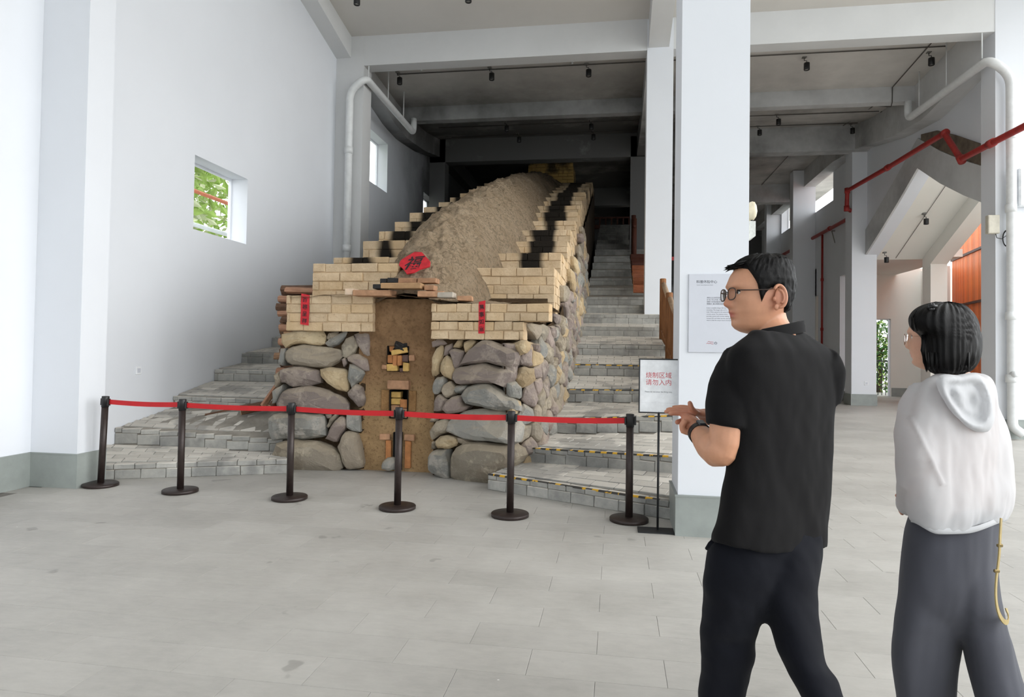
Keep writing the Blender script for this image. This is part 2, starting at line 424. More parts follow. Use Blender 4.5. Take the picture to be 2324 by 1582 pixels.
# ================================================================== THE HALL
LW, LC, RW, RC = -5.82, -5.30, 7.10, 6.70            # left wall, left column face, right wall, right column face
ZC = [(-9, 13.2), (-4, 11.9), (0, 10.8), (4, 9.75), (8, 8.85), (10, 8.45), (11.8, 8.12), (12.95, 7.92), (14.15, 7.74), (16.3, 7.6), (18.4, 7.72), (20, 8.0), (21, 8.12), (40, 8.12)]
def zc(y): return interp(ZC, y)
WIN_L = [(8.37, 9.71, 3.06, 4.10), (14.80, 16.15, 5.41, 6.66), (19.38, 20.72, 5.1, 6.21)]
WIN_R = [(21.3, 22.5, 0.3, 3.95), (26.2, 28.4, 0, 4.2), (30.9, 33.6, 0, 4.2), (23.2, 26.6, 6.56, 8.0), (21.42, 21.83, 5.80, 7.06), (28.5, 30.1, 6.65, 8.0), (30.55, 31.6, 5.7, 7.3), (24.78, 25.8, 1.66, 3.52)]  # ground-level openings: recess cut through and unseen doorways added to let daylight in
TILE_L, TILE_D = 0.62, 0.262

# floor with single tiles
fl = struct('floor', MB().box((LW - 0.4, -4, -0.12), (16, 36, -0.006)), M_GROUT)
def tile_mesh(L, D, b=0.001):
    m = MB(); x, y = L / 2 - 0.0008, D / 2 - 0.0008
    m.add([(-x, -y, -0.006), (x, -y, -0.006), (x, y, -0.006), (-x, y, -0.006), (-x, -y, -b), (x, -y, -b), (x, y, -b), (-x, y, -b),
           (-x + b, -y + b, 0), (x - b, -y + b, 0), (x - b, y - b, 0), (-x + b, y - b, 0)],
          [(8, 9, 10, 11), (4, 5, 9, 8), (5, 6, 10, 9), (6, 7, 11, 10), (7, 4, 8, 11), (0, 1, 5, 4), (1, 2, 6, 5), (2, 3, 7, 6), (3, 0, 4, 7)])
    return m
tile_me = tile_mesh(TILE_L, TILE_D).mesh('tile', M_TILE)
rest = MB(); cand = []
for k in range(-6, 128):
    yc = 2.953 + TILE_D * (k + 0.5)
    off = -0.378 if k % 2 == 0 else -0.07
    for i in range(-12, 24):
        xc = off + TILE_L * (i + 0.5)
        if xc < LW or xc > 15: continue
        if yc > 7.6 and xc < 0.6: continue
        if yc > 30: continue
        d = yc * 0.988 - xc * 0.154 + 0.02
        if d > 0.3:
            px = CX + F_PX * (xc * 0.988 + yc * 0.154) / d; py = PY + F_PX * CAM_H / d
            vis = -120 < px < 2440 and py < 1640
        else: vis = False
        cand.append((not vis, d, xc, yc))
cand.sort()
for q, (nv, d, xc, yc) in enumerate(cand):
    if q < 300 and not nv:
        obj('tile', tile_me, fl, loc=(xc, yc, 0))
    else:
        x, y, b = TILE_L / 2 - 0.0008, TILE_D / 2 - 0.0008, 0.0
        rest.add([(xc - x, yc - y, 0), (xc + x, yc - y, 0), (xc + x, yc + y, 0), (xc - x, yc + y, 0),
                  (xc - x, yc - y, -0.006), (xc + x, yc - y, -0.006), (xc + x, yc + y, -0.006), (xc - x, yc + y, -0.006)],
                 [(0, 1, 2, 3), (4, 5, 1, 0), (5, 6, 2, 1), (6, 7, 3, 2), (7, 4, 0, 3)])
obj('far_floor_tiles', rest.mesh('far_floor_tiles', M_TILE), fl, kind='stuff')
struct('ground', MB().box((-60, -60, -0.5), (80, 90, -0.13)), M_GROUND)

# walls
mb = slab_with_holes(-9, 35, 0, 13, WIN_L, lambda u, v, t: (t, u, v), 0, LW, LW - 0.32)
wl = struct('wall_left', mb, M_WALLS)
mb = slab_with_holes(20.4, 35, 0, 9, WIN_R, lambda u, v, t: (t, u, v), 0, RW, RW + 0.32)
GAB = [(13.3, 4.20), (13.98, 4.40), (14.8, 4.76), (15.8, 5.26), (16.9, 5.90), (18.1, 5.28), (19.2, 4.76), (20.4, 4.22)]
for a, b in zip(GAB[:-1], GAB[1:]):                                   # wall over the gabled opening
    for (x0, x1) in ((RW, RW + 0.32),):
        P = [(x, y, z) for x in (x0, x1) for y, z in ((a[0], a[1]), (b[0], b[1]), (b[0], 9), (a[0], 9))]
        mb.add(P, [(0, 1, 2, 3), (7, 6, 5, 4), (0, 4, 5, 1), (1, 5, 6, 2), (2, 6, 7, 3), (3, 7, 4, 0)])
struct('wall_right', mb, M_WALL)
mb = MB()
for a, b in zip(GAB[:4], GAB[1:5]):
    P = [(x, y, z) for x in (RW - 0.05, RW - 0.001) for y, z in ((a[0], a[1]), (b[0], b[1]), (b[0], b[1] + 0.72), (a[0], a[1] + 0.72))]
    mb.add(P, [(0, 1, 2, 3), (7, 6, 5, 4), (0, 4, 5, 1), (1, 5, 6, 2), (2, 6, 7, 3), (3, 7, 4, 0)])
for a, b in zip(GAB[4:-1], GAB[5:]):
    P = [(x, y, z) for x in (RW - 0.05, RW - 0.001) for y, z in ((a[0], a[1]), (b[0], b[1]), (b[0], b[1] + 0.72), (a[0], a[1] + 0.72))]
    mb.add(P, [(0, 1, 2, 3), (7, 6, 5, 4), (0, 4, 5, 1), (1, 5, 6, 2), (2, 6, 7, 3), (3, 7, 4, 0)])
struct('gable_beam', mb, M_BEAM)
# dark brown crescent strip above the near half of the gable beam
mb = MB(); top = [(13.35, 5.32), (14.2, 5.64), (15.2, 6.14), (16.0, 6.50), (16.75, 6.66)]; bot = [(y, interp(GAB, y) + 0.72) for y, _ in top]
for i in range(len(top) - 1):
    P = [(x, y, z) for x in (RW - 0.035, RW - 0.002) for y, z in (bot[i], bot[i + 1], top[i + 1], top[i])]
    mb.add(P, [(0, 1, 2, 3), (7, 6, 5, 4), (0, 4, 5, 1), (1, 5, 6, 2), (2, 6, 7, 3), (3, 7, 4, 0)])
struct('trim_1', mb, simple('brown_crescent', (112, 100, 86), 0.9, var=0.2, scale=5))
struct('light_block_wall', MB().box((LW, -9.3, 3.0), (RW + 0.6, -9.0, 13.3)), M_WALL)  # unseen wall added behind the camera to cut light from the front
struct('wall_back', MB().box((LW, 34.0, 0), (RW + 0.3, 34.4, 9)), M_WALLS)

# ceiling: the underside of the sagging roof
mb = MB(); ys = [-9 + 0.5 * i for i in range(89)]
for a, b in zip(ys[:-1], ys[1:]):
    P = [(x, y, zc(y) + dz) for dz in (0, 0.25) for x, y in ((LW - 0.3, a), (RW + 1.5, a), (RW + 1.5, b), (LW - 0.3, b))]  # right overhang and front run extended out of view to hold back daylight
    mb.add(P, [(3, 2, 1, 0), (4, 5, 6, 7), (0, 1, 5, 4), (1, 2, 6, 5), (2, 3, 7, 6), (3, 0, 4, 7)])
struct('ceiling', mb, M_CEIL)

# beams
def beam(name, lo, hi): return struct(name, MB().box(lo, hi), M_BEAM)
beam('beam', (LW, 12.96, 7.30), (RW, 13.30, 8.05))
beam('beam', (LW, 16.2, 7.26), (RW, 16.45, 7.75))
beam('beam', (LW, 20.0, 7.28), (RW, 20.4, 8.2))
beam('beam', (LW, 27.2, 7.40), (RW, 27.6, 8.3))
EB = [(-4, 11.2), (4, 9.15), (8, 8.4), (11.33, 7.85), (12.93, 7.47), (14.48, 7.28), (15.8, 7.04), (16.8, 7.0), (18.4, 7.16), (20.0, 7.46), (22, 7.6), (34, 7.6)]
def curved_beam(x0, x1, y0, y1, tab, dz=0.0):
    mb = MB(); n = max(2, int((y1 - y0) / 0.35))
    for i in range(n):
        a, b = lerp(y0, y1, i / n), lerp(y0, y1, (i + 1) / n)
        P = [(x, y, z) for x in (x0, x1) for y, z in ((a, interp(tab, a) + dz), (b, interp(tab, b) + dz), (b, zc(b) + 0.05), (a, zc(a) + 0.05))]
        mb.add(P, [(0, 1, 2, 3), (7, 6, 5, 4), (0, 4, 5, 1), (1, 5, 6, 2), (2, 6, 7, 3), (3, 7, 4, 0)])
    return struct('roof_beam', mb, M_BEAM)
curved_beam(LW, -5.5, -4, 34, EB)
EBR = [(13.2, 7.02), (14.0, 6.95), (15.8, 6.70), (17.55, 6.86), (20.0, 7.32), (22, 7.5), (34, 7.5)]
curved_beam(RC, RW, 13.43, 34, EBR)
curved_beam(0.58, 0.97, -4, 12.96, [(-4, 11.3), (4, 9.2), (8, 8.3), (12.96, 7.34)])
curved_beam(0.58, 0.97, 13.3, 34, [(13.3, 7.3), (16.5, 7.05), (20, 7.3), (34, 7.5)])

# pillars with their stone dados
def pillar(x0, x1, y0, y1, z0, z1, dado=None, m=None):
    p = struct('pillar', MB().box((x0, y0, z0), (x1, y1, z1)), m or M_WALL)
    if dado:
        d = MB().box((x0 - 0.02, y0 - 0.02, z0), (x1 + 0.02, y1 + 0.02, z0 + dado))
        d.box((x0 - 0.024, y0 - 0.024, z0 + dado), (x1 + 0.024, y1 + 0.024, z0 + dado + 0.012))
        d.build('dado', M_DADO, p)
    return p
pillar(0.505, 1.03, 5.40, 5.95, 0, 9.6, 0.31)
pillar(LW + 0.001, -5.29, 5.875, 6.22, 0, 9.4, 0.33)
pillar(LW + 0.001, -5.22, 12.95, 13.40, 1.5, 7.95, None, M_BEAM)
pillar(LW + 0.001, -5.32, 20.0, 20.45, 4, 8.05, None, M_BEAM)
pillar(0.555, 1.054, 12.95, 13.40, 1.6, 7.9)
pillar(0.40, 0.86, 20.0, 20.4, 3.6, 7.9, None, M_BEAM)
pillar(RC - 0.006, 7.75, 12.95, 13.42, 0, 8.0, 0.33)
pillar(RC - 0.006, 7.36, 20.2, 20.75, 0, 8.1, 0.31)
pillar(6.33, RW, 25.15, 25.6, 0, 8.1, 0.31)
pillar(6.5, RW, 30.2, 30.6, 0, 8.1, 0.31)
struct('baseboard_left', MB().box((LW, -4, 0), (LW + 0.02, 5.86, 0.33)).box((LW, -4, 0.33), (LW + 0.024, 5.86, 0.342)), M_DADO)
struct('baseboard_right', MB().box((RW - 0.02, 20.75, 0), (RW, 25.1, 0.30)).box((RW - 0.02, 25.65, 0), (RW, 34, 0.30)), M_DADO)

# window liners, flush with the outside
for i, (a, b, c, d) in enumerate(WIN_L):
    t_ = 0.03; mb = MB()
    for lo, hi in (((a, c), (b, c + t_)), ((a, d - t_), (b, d)), ((a, c + t_), (a + t_, d - t_)), ((b - t_, c + t_), (b, d - t_))):
        mb.box((LW - 0.315, lo[0], lo[1]), (LW - 0.27, hi[0], hi[1]))
    if i: mb.box((LW - 0.31, (a + b) / 2 - 0.012, c + t_), (LW - 0.28, (a + b) / 2 + 0.012, d - t_))
    struct('window_%d' % (i + 1), mb, M_WALL)
for i, (a, b, c, d) in enumerate(WIN_R):
    t_ = 0.03; mb = MB()
    for lo, hi in (((a, c), (b, c + t_)), ((a, d - t_), (b, d)), ((a, c + t_), (a + t_, d - t_)), ((b - t_, c + t_), (b, d - t_))):
        mb.box((RW + 0.27, lo[0], lo[1]), (RW + 0.315, hi[0], hi[1]))
    struct('window_%d' % (i + 4), mb, M_WALL)

# the low annex behind the gabled opening
AZ = lambda y: 5.90 - 0.475 * abs(y - 16.9)
mb = MB()
for a, b in ((16.9, 20.5),):
    P = [(x, y, AZ(y) + dz) for dz in (0.02, 0.24) for x, y in ((RW + 0.05, a), (9.15, a), (9.15, b), (RW + 0.05, b))]
    mb.add(P, [(3, 2, 1, 0), (4, 5, 6, 7), (0, 1, 5, 4), (1, 2, 6, 5), (2, 3, 7, 6), (3, 0, 4, 7)])
mb.box((RW + 0.3, 20.5, 4.28), (9.75, 25.3, 4.5))
struct('annex_ceiling', mb, M_ANNEX)
mb = MB()
for a, b in ((13.3, 16.9), (16.9, 20.3)):
    P = [(x, y, z) for x in (8.68, 9.12) for y, z in ((a, AZ(a) - 0.42), (b, AZ(b) - 0.42), (b, AZ(b) + 0.02), (a, AZ(a) + 0.02))]
    mb.add(P, [(0, 1, 2, 3), (7, 6, 5, 4), (0, 4, 5, 1), (1, 5, 6, 2), (2, 6, 7, 3), (3, 7, 4, 0)])
struct('annex_beam', mb, M_ANNEX)
pillar(8.69, 9.12, 20.0, 20.5, 0, 4.4, 0.31, M_ANNEX)
mb = slab_with_holes(RW, 12.5, 0, 4.5, [(9.05, 9.58, 0, 2.72)], lambda u, v, t: (u, t, v), 1, 25.0, 25.25)
aw = struct('wall_annex', mb, M_ANNEX)
mb = MB(); mb.box((RW, 24.97, 0), (9.03, 25.0, 0.3)); mb.box((9.6, 24.97, 0), (12.5, 25.0, 0.3)); mb.build('dado', M_DADO, aw)
struct('wall_annex_side', slab_with_holes(23.5, 25.0, 0, 4.4, [(24.0, 24.15, 0.3, 3.6)], lambda u, v, t: (t, u, v), 0, 10.55, 10.8), M_ANNEX)
mb = MB()
for a, b in ((9.05, 9.08), (9.55, 9.58)): mb.box((a, 25.05, 0), (b, 25.2, 2.72))
mb.box((9.05, 25.05, 2.69), (9.58, 25.2, 2.72)); struct('door_1', mb, M_WALL)

# orange timber screen outside the annex
S0, S1 = np.array((11.53, 24.93)), np.array((10.14, 17.28))
sd = (S1 - S0) / np.linalg.norm(S1 - S0); sn = np.array((-sd[1], sd[0]))
if sn[0] > 0: sn = -sn
scr = empty('timber_screen', (S0[0], S0[1], 0), 'orange vertical timber board screen outside beyond the sloping white annex beam', 'screen')
L_ = np.linalg.norm(S1 - S0); nb = int(L_ / 0.15)
bm_ = MB().cbox((0, 0, 3.2), (0.142, 0.03, 6.4), ax=[(sd[0], sd[1], 0), (sn[0], sn[1], 0), (0, 0, 1)], bev=0.006).mesh('board', M_ORANGE)
for i in range(nb):
    p = sd * (i + 0.5) * 0.15 + sn * R.uniform(-0.005, 0.005)
    obj('board', bm_, scr, loc=(p[0], p[1], 0))
for z in (1.53, 3.14, 4.75):
    q = sd * L_ / 2 + sn * 0.04
    MB().cbox((q[0], q[1], z), (L_, 0.05, 0.075), ax=[(sd[0], sd[1], 0), (sn[0], sn[1], 0), (0, 0, 1)]).build('rail', simple('screen_rail_brown', (74, 46, 38), 0.6), scr)

# ================================================================== GREENERY OUTSIDE
M_LEAF = [simple('leaf_bright', (176, 204, 110), 0.6, var=0.25, scale=1.2, bump=0), simple('leaf_deep', (58, 104, 40), 0.5, var=0.3, scale=1.5, bump=0), simple('leaf_overexposed', (222, 232, 186), 0.6, var=0.2, scale=1.5, bump=0)]  # palest leaves have the overexposed window view put into their colour
M_TRUNK = simple('tree_bark', (90, 74, 58), 0.9, var=0.2)
def tree(name, c, r_, n, mats, label, cat, size=0.14, seed=1, trunk_h=None, drift=None):
    rr = random.Random(seed); t = empty(name, (c[0], c[1], -0.13), label, cat, 'trees and bushes outside')
    mb = MB()
    for _ in range(n):
        while True:
            p = np.array([rr.uniform(-1, 1) for _ in range(3)]); q = np.linalg.norm(p)
            if 0.3 < q < 1: break
        p = p * (0.82 + 0.18 * fbm(p * 3.0, 1, 3)) * np.array(r_) + (c[0], c[1], c[2])
        d = np.array([rr.gauss(0, 1), rr.gauss(0, 1), rr.gauss(-0.5, 0.7)]); d /= np.linalg.norm(d)
        u = np.cross(d, (rr.gauss(0, 1), rr.gauss(0, 1), rr.gauss(0, 1))); u /= np.linalg.norm(u)
        s_ = size * rr.uniform(0.6, 1.3); nrm = np.cross(d, u) * s_ * 0.12
        mb.add([p, p + d * s_ * 0.5 + u * s_ * 0.24 + nrm, p + d * s_, p + d * s_ * 0.5 - u * s_ * 0.24 + nrm], [(0, 1, 2), (0, 2, 3)], rr.choice((0, 0, 1)))
    obj('foliage', local(t, mb).mesh('foliage', mats), t, kind='stuff')
    mb = MB().tube([(c[0], c[1], -0.13), (c[0] + 0.1, c[1], c[2] * 0.5), (c[0] - 0.05, c[1] + 0.1, c[2]), (c[0], c[1], c[2] + r_[2] * 0.5)], [0.13, 0.11, 0.08, 0.03], 8)
    for k in range(5):
        a = k * 1.26; e = np.array((c[0] + r_[0] * 0.6 * math.cos(a), c[1] + r_[1] * 0.6 * math.sin(a), c[2] + r_[2] * 0.4))
        mb.tube([(c[0], c[1], c[2] * 0.7), e], [0.05, 0.015], 6)
    local(t, mb).build('trunk', M_TRUNK, t)
    return t
tree('bamboo_tree', (-9.4, 11.0, 5.2), (2.0, 2.6, 3.2), 5000, [M_LEAF[0], M_LEAF[2]], 'pale green tree outside the square window nearest the front', 'tree', 0.3, 3)
tree('bamboo_tree', (-10.5, 14.5, 6.0), (2.0, 2.4, 3.5), 2500, [M_LEAF[0], M_LEAF[2]], 'pale green tree behind the white pipe fence outside the left wall', 'tree', 0.3, 4)
tree('leafy_bush', (10.1, 27.6, 1.7), (1.5, 0.9, 2.0), 3000, [M_LEAF[1], M_LEAF[0]], 'dark green leafy bush outside the narrow far doorway', 'bush', 0.16, 5)
tree('tall_tree', (11.2, 34.0, 5.6), (2.0, 2.2, 3.0), 2000, [M_LEAF[0], M_LEAF[1]], 'green tree outside the large high window on the far right wall', 'tree', 0.22, 6)
# white pipe fence outside the first window
fe = empty('pipe_fence', (-7.3, 9.5, 0), 'white pipe fence with an orange top rail seen through the square left window', 'fence')
mb = MB()
M_ORP = simple('orange_pipe', (206, 116, 78), 0.6)
for y in (7.0, 8.6, 10.25, 11.9, 13.5):
    mb = MB().tube([(-7.3, y, 0), (-7.3, y, 4.12)], 0.05, 10); local(fe, mb).build('post', M_WHITEPL, fe)
for z, m_, r_ in ((4.14, M_ORP, 0.035), (3.55, M_WHITEPL, 0.04)):
    mb = MB().tube([(-7.3, 6.5, z), (-7.3, 14.0, z)], r_, 10); local(fe, mb).build('rail', m_, fe)
# black railing outside the far doorway
rl = empty('iron_railing', (9.3, 25.6, 0), 'black iron railing outside the narrow far doorway', 'railing')
mb = MB().tube([(8.6, 25.6, 1.23), (10.6, 25.6, 1.23)], 0.025, 8); local(rl, mb).build('rail', M_BLACKMETAL, rl)
bb = MB().tube([(0, 0, 0), (0, 0, 1.22)], 0.012, 6).mesh('baluster', M_BLACKMETAL)
for i in range(16): obj('baluster', bb, rl, loc=(-0.7 + i * 0.13, 0, 0))

# ================================================================== SERVICES: pipes, conduits, spotlights
def polyfillet(pts, r_, n=6):
    pts = [np.array(p, float) for p in pts]; out = [pts[0]]
    for a, b, c in zip(pts[:-2], pts[1:-1], pts[2:]):
        d1 = a - b; d2 = c - b; l1, l2 = np.linalg.norm(d1), np.linalg.norm(d2); k = min(r_, l1 * 0.45, l2 * 0.45)
        p0, p2 = b + d1 / l1 * k, b + d2 / l2 * k
        for i in range(n + 1):
            t = i / n; out.append((1 - t) ** 2 * p0 + 2 * t * (1 - t) * b + t * t * p2)
    return out + [pts[-1]]
dp = empty('drain_pipe', (-5.45, 12.83, 1.5), 'white drain pipe bending from the left pillar under the ceiling', 'pipe')
mb = MB().tube(polyfillet([(-5.46, 12.83, 1.6), (-5.46, 12.83, 6.72), (-5.12, 12.80, 6.98), (-5.14, 16.15, 6.93), (-5.14, 16.15, 7.3)], 0.22), 0.075, 16); local(dp, mb).build('pipe', M_WHITEPL, dp)
for z in (5.42, 3.4): local(dp, MB().lathe([(0.078, z), (0.085, z), (0.085, z + 0.14), (0.078, z + 0.14)], (-5.46, 12.83, 0), 16)).build('collar', M_WHITEPL, dp)
for y in (13.0, 14.2, 15.3): local(dp, MB().tube([(-5.13, y, 6.98), (-5.13, y, zc(y))], 0.012, 6)).build('hanger', M_WHITEPL, dp)
dp = empty('drain_pipe', (6.87, 12.83, 0), 'white drain pipe down the right pillar, bending inward under the ceiling', 'pipe')
mb = MB().tube(polyfillet([(7.05, 12.80, 0.10), (6.90, 12.83, 0.22), (6.88, 12.83, 6.45), (6.52, 12.80, 6.74), (6.5, 16.05, 6.80), (6.5, 16.05, 7.2)], 0.24), 0.078, 16); local(dp, mb).build('pipe', M_WHITEPL, dp)
for z in (5.3, 4.0, 2.1, 1.0): local(dp, MB().lathe([(0.08, z), (0.088, z), (0.088, z + 0.14), (0.08, z + 0.14)], (6.88, 12.83, 0), 16)).build('collar', M_WHITEPL, dp)
local(dp, MB().tube([(6.88, 12.8, 1.15), (6.90, 12.70, 1.15)], 0.055, 12)).build('cleaning_cap', M_WHITEPL, dp)
for y in (13.0, 14.3, 15.5): local(dp, MB().tube([(6.5, y, 6.84), (6.5, y, zc(y))], 0.012, 6)).build('hanger', M_WHITEPL, dp)

rp = empty('fire_main', (6.95, 20, 5.6), 'red fire main stepping along the upper right wall', 'pipe')
X_ = RW - 0.10
path = [(X_, 33.5, 5.66), (X_, 20.75, 5.60), (X_ - 0.5, 20.05, 5.62), (X_ - 0.5, 20.0, 6.12), (X_ - 0.42, 17.4, 6.06), (X_ - 0.42, 14.55, 5.98), (X_ - 0.42, 13.9, 5.26), (X_ - 0.5, 12.7, 5.20), (X_ - 0.45, 9.6, 5.16)]
local(rp, MB().tube(polyfillet(path, 0.05, 3), 0.058, 14)).build('pipe', M_REDPIPE, rp)
for p, d in [(path[1], (0, 1, 0)), (path[3], (0, 0, 1)), (path[2], (0, 0, 1)), (path[4], (0, 1, 0)), (path[5], (0, 1, 0)), (path[6], (0, 0.6, 0.8)), (path[7], (0, 1, 0)), ((X_, 23.2, 5.62), (0, 1, 0)), ((X_, 26, 5.63), (0, 1, 0))]:
    p = np.array(p); d = np.array(d, float) * 0.075; local(rp, MB().tube([p - d, p + d], 0.074, 14)).build('coupling', M_REDPIPE, rp)
local(rp, MB().tube([(X_, 24.0, 5.55), (X_, 24.0, 0.9)], 0.035, 10)).build('riser', M_REDPIPE, rp)
for z in (4.0, 2.3): local(rp, MB().tube([(X_, 24.0, z - 0.05), (X_, 24.0, z + 0.05)], 0.05, 10)).build('coupling', M_REDPIPE, rp)
local(rp, MB().tube([(X_, 23.0, 5.5), (RW, 23.0, 5.5)], 0.02, 6).tube([(X_, 23.0, 5.5), (RW, 23.0, 5.1)], 0.015, 6)).build('bracket', simple('galvanised', (140, 138, 132), 0.5, 0.4), rp)
local(rp, MB().tube([(X_, 21.2, 5.60), (RW, 21.2, 5.55)], 0.015, 6)).build('bracket', simple('galvanised', (140, 138, 132)), rp)
rs = MB().tube([(1.03, 13.2, 3.27), (1.6, 13.2, 3.27), (2.2, 13.2, 3.27)], 0.035, 10)
rs = obj('sprinkler_pipe', rs.mesh('pipe', M_REDPIPE), None, 'short red pipe run between the two white pillars', 'pipe')

# spotlights: black can on a stem under a junction box
def make_spot(label):
    r_ = empty('spotlight', (0, 0, 0), label, 'spotlight', 'black spotlights under the ceiling')
    MB().lathe([(0.001, 0.075), (0.056, 0.075), (0.06, 0.07), (0.06, -0.07), (0.056, -0.075), (0.048, -0.075), (0.045, -0.05), (0.001, -0.05)], n=20).build('can', M_BLACKPL, r_)
    MB().lathe([(0.001, -0.052), (0.044, -0.052), (0.044, -0.056), (0.001, -0.056)], n=16).build('lens', simple('lamp_lens', (196, 194, 188), 0.3, bump=0), r_)
    MB().tube([(0.0, 0, 0.07), (-0.0, 0, 0.12), (-0.05, 0, 0.13), (-0.05, 0, 0.2)], 0.008, 6).build('stem', M_BLACKPL, r_)
    MB().cbox((-0.05, 0, 0.205), (0.09, 0.09, 0.04), bev=0.008).build('junction_box', simple('box_grey', (110, 108, 104), 0.6), r_)
    return r_
def hang(px, py, drop=0.20):
    y = 14.0
    for _ in range(12):
        p = on(px, py, 1, y); y = y * 0.6 + 0.4 * (y + (zc(y) - drop - p[2]) * 2.2) if False else y
        break
    best = None
    for i in range(400):
        yy = 6 + i * 0.05; p = on(px, py, 1, yy); e = abs(zc(yy) - drop - p[2])
        if best is None or e < best[0]: best = (e, p)
    return best[1]
SP = [((810, 2), 'spotlight at the top edge above the left edge of the kiln bay'), ((1063, -4), 'spotlight at the top edge above the middle of the kiln'),
      ((907, 184), 'spotlight nearest the white drain pipe on the left'), ((1116, 174), 'second spotlight from the left drain pipe on the first conduit'),
      ((1336, 166), 'third spotlight on the first conduit, left of the stair pillar'), ((1548, 158), 'spotlight half hidden between the two white pillars'),
      ((1831, 151), 'spotlight on the first conduit right of the front pillar'), ((2114, 140), 'spotlight nearest the right drain pipe on the first conduit'),
      ((1150, 292), 'dim spotlight on the second conduit over the middle of the kiln'), ((1342, 288), 'dim spotlight on the second conduit left of the stair pillar'),
      ((1767, 277), 'spotlight on the second conduit right of the front pillar'), ((2008, 271), 'spotlight on the second conduit beside the right roof beam'),
      ((1178, 317), 'small dim spotlight on the third conduit over the kiln'), ((1347, 311), 'small dim spotlight on the third conduit left of the stair pillar'),
      ((1724, 301), 'small spotlight on the third conduit right of the front pillar'), ((1935, 297), 'small spotlight on the third conduit at the right roof beam')]
proto = None; spos = []
for (px, py), lab in SP:
    p = hang(px, py); spos.append(p)
    if proto is None: proto = o = make_spot(lab)
    else: o = copy_tree(proto)
    o.location = p; o['label'] = lab
    if px in (2008,): pass
def spot_at(p, lab, rz=0):
    o = copy_tree(proto); o.location = p; o['label'] = lab; o.rotation_euler = (0, 0, rz); return o
def annex_pt(px, py, off=0.2):
    p = onplane(px, py, (8, 16.9, 5.90 - off), (0, 0.475, 1)); return p
a1 = annex_pt(2102, 503); spot_at(a1, 'spotlight under the sloping cream annex ceiling')
a2 = on(2012, 590, 2, 4.28 - 0.2); spot_at(a2, 'spotlight under the flat annex ceiling beside the far pillar')
a3 = on(1724, 436, 2, 7.9); spot_at(a3, 'tiny distant spotlight under the ceiling beyond the last beam')
# conduits
def conduit(pts, lab, r_=0.011, m=None):
    return obj('conduit', MB().tube(pts, r_, 6).mesh('conduit', m or simple('conduit_grey', (84, 80, 76), 0.6)), None, lab, 'conduit', 'lighting conduits')
zz = lambda y: zc(y) - 0.02
y1_ = spos[4][1]; conduit([(-5.0, y1_, zz(y1_)), (6.55, y1_, zz(y1_))], 'grey conduit feeding the first row of spotlights')
y2_ = spos[10][1]; conduit([(-5.0, y2_, zz(y2_)), (6.6, y2_, zz(y2_))], 'grey conduit feeding the second row of spotlights')
y3_ = spos[14][1]; conduit([(-5.0, y3_, zz(y3_)), (6.6, y3_, zz(y3_))], 'grey conduit feeding the third row of spotlights')
conduit([(6.2, 13.32, zz(13.32)), (6.2, 14.3, zz(14.3)), (6.22, 16.18, zz(16.18)), (6.22, 16.19, 7.25), (6.3, 16.46, 7.24), (6.3, 17.5, zz(17.5)), (6.35, 19.9, zz(19.9))], 'grey conduit running along the ceiling towards the back on the right')
conduit([(a1[0], a1[1] - 1.3, AZ(a1[1] - 1.3) - 0.0), (a1[0], a1[1], AZ(a1[1]) - 0.0), (a1[0], 20.4, AZ(20.4) - 0.0)], 'thin conduit down the sloping cream annex ceiling', 0.007)
conduit([(a3[0], 20.5, zz(20.5)), (a3[0], a3[1], zz(a3[1])), (a3[0], 33, zz(33))], 'thin conduit on the ceiling beyond the last beam')
conduit([(6.93, 12.93, 3.35), (6.93, 12.93, 0.35)], 'white cable trunking down the right pillar beside the drain pipe', 0.02, M_WHITEPL)
# small sprinkler heads
for i, (px, py, lab) in enumerate([(956, 156, 'white sprinkler head behind the first beam on the left'), (1299, 141, 'white sprinkler head behind the first beam near the stair pillar')]):
    p = hang(px, py, 0.03)
    s_ = obj('sprinkler', MB().lathe([(0.001, 0.03), (0.05, 0.03), (0.05, 0.015), (0.02, 0.01), (0.015, -0.03), (0.03, -0.035), (0.001, -0.04)], p, 14).mesh('sprinkler', M_WHITEPL), None, lab, 'sprinkler', 'sprinkler heads')
# wall boxes
def outlet(c, n, label, s_=(0.086, 0.086)):
    c = np.array(c, float); n = np.array(n, float); u = np.cross((0, 0, 1), n)
    e = empty('socket', tuple(c), label, 'socket')
    MB().cbox(n * 0.006, (s_[0], s_[1], 0.012), ax=[u, (0, 0, 1), n], bev=0.003).build('plate', M_SIGN, e)
    MB().cbox(n * 0.013, (s_[0] * 0.6, s_[1] * 0.55, 0.004), ax=[u, (0, 0, 1), n]).build('insert', M_PANEL, e)
outlet((LW, 7.37, 1.12), (1, 0, 0), 'white wall socket on the left wall above the stair', (0.09, 0.10))
p = on(1966, 870, 1, 20.2); outlet(p, (0, -1, 0), 'white wall socket low on the far right pillar', (0.11, 0.11))
eb = empty('junction_box', (6.62, 12.9, 3.8), 'cream electrical box on the right pillar beside the orange screen', 'box')
MB().cbox((0, 0, 0), (0.19, 0.10, 0.33), bev=0.008).build('case', simple('cream_box', (206, 200, 184), 0.5), eb)
MB().cbox((0.0, -0.052, 0), (0.17, 0.006, 0.31), bev=0.002).build('lid', simple('cream_box', (206, 200, 184)), eb)
MB().tube([(0.05, 0, -0.16), (0.06, -0.02, -0.24), (0.14, -0.02, -0.26), (0.22, 0, -0.2)], 0.006, 6).build('cable', M_BLACKPL, eb)
mb = MB()
for k in range(3):
    mb.tube([(6.85 + (0.06 + 0.008 * k) * math.cos(a * math.pi / 12), 12.9 - 0.008 * k, 3.55 + (0.13 + 0.01 * k) * math.sin(a * math.pi / 12)) for a in range(25)], 0.006, 6)
